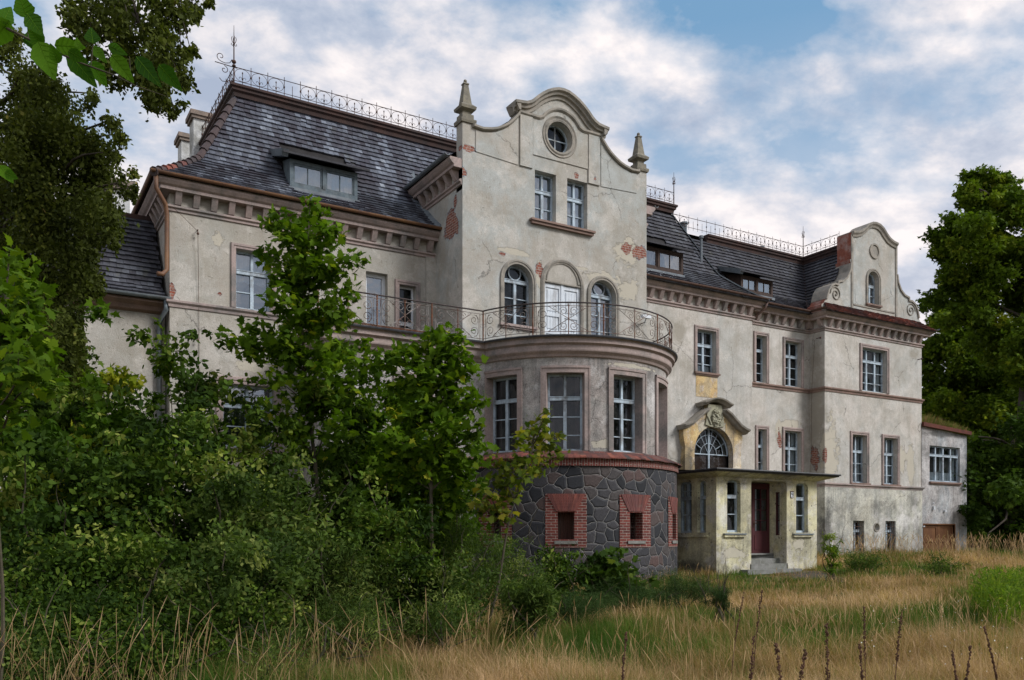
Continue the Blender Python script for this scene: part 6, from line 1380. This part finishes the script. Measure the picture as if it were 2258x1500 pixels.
# dock stalks, each a plant of its own
DK = [(1823, 1372, 5.6, 'thick dark dock spike standing upright right of the middle foreground'), (1663, 1402, 5.2, 'dock spike left of the thickest one, near the bottom edge'), (1710, 1418, 5.4, 'short dock spike between two taller ones'), (1777, 1432, 4.9, 'dock spike at the bottom edge left of the thickest one'),
      (1382, 1392, 6.0, 'slender dock spike alone in the green grass strip'), (1641, 1306, 9.0, 'dock spike below the porch corner'), (1681, 1300, 9.4, 'dock spike below the porch steps'), (1990, 1342, 7.6, 'dock spike below the brown annex doors'), (1905, 1336, 7.8, 'leaning dock spike right of the porch'),
      (2100, 1432, 5.2, 'dock spike near the lower right corner, left of its neighbour'), (2141, 1424, 5.0, 'tall dock spike near the lower right corner'), (1895, 1420, 5.5, 'dock spike right of the thickest one, near the bottom edge'), (2170, 1380, 6.4, 'leaning dock spike under the bright green patch')]
r3 = random.Random(9)
for (u, y, d, lb) in DK:
    tp = at(u, y, d); g = ground_z(tp.x, tp.y); h = tp.z-g; lx = r3.uniform(-.2, .2)*(1.8 if 'leaning' in lb else 1)
    t = thing('dock_plant', (tp.x-lx, tp.y, g), lb, 'dock plant', 'rusty dock plants in the meadow'); f = lambda q: Vector((tp.x-lx*(1-q**1.5), tp.y, g+h*q))
    m = MB(); m.tube([f(q) for q in (0, .3, .6, .85, 1)], [.006, .005, .004, .003, .002], 5)
    for k in range(4): q = .25+.12*k; s_ = r3.choice((-1, 1)); m.tube([f(q), f(q)+Vector((s_*.03, 0, .05)), f(q)+Vector((s_*.05, 0, .13))], [.003, .002, .001], 4)
    child(m.build('stem', M['dock']), t); m = MB()
    for k in range(90):
        q = .52+.48*r3.random(); rad = (.013*(1-abs(q-.72))+.003)*(.6+.6*math.sin(u*1.3)**2); a = r3.random()*6.3; blob(m, f(q)+Vector((math.cos(a)*rad*r3.random(), math.sin(a)*rad*r3.random(), 0)), .004+.003*r3.random(), (1, 1, 1.3))
    child(m.build('seed_head', M['dock']), t)
# daisies and grass on the annex roof
x, y, d, u = field(170, 7, 14, 1900, 2300); z = gz(x, y)+rng.uniform(.3, .55, len(x)); tag(leaves('wild_flowers', np.stack([x, y, z], 1), .015, 'star', 'flower', None, 0, 1.5), 'tiny white daisy-like flowers scattered in the right foreground', 'flowers', kind='stuff')
n = 5200; x = rng.uniform(36.5, 40.0, n); y = 24.25+2.2*rng.random(n)**1.6; v = []
zz = 6.42-.07*(x-36.4); hh_ = rng.uniform(.1, .62, n)*(1-.45*(x-36.4)/3.5); a = rng.uniform(0, 6.28, n)
vv = np.stack([np.stack([x-.016, y+.01, zz-.1], 1), np.stack([x+.016, y-.01, zz-.1], 1), np.stack([x+np.cos(a)*hh_*.5, y+np.sin(a)*hh_*.5, zz+hh_], 1)], 1).reshape(-1, 3)
tag(raw('roof_grass', vv, np.full(n, 3), np.arange(3*n), np.repeat(rng.uniform(.2, .7, n), 3), 'grass'), 'grass growing on the flat annex roof', 'grass', kind='stuff')
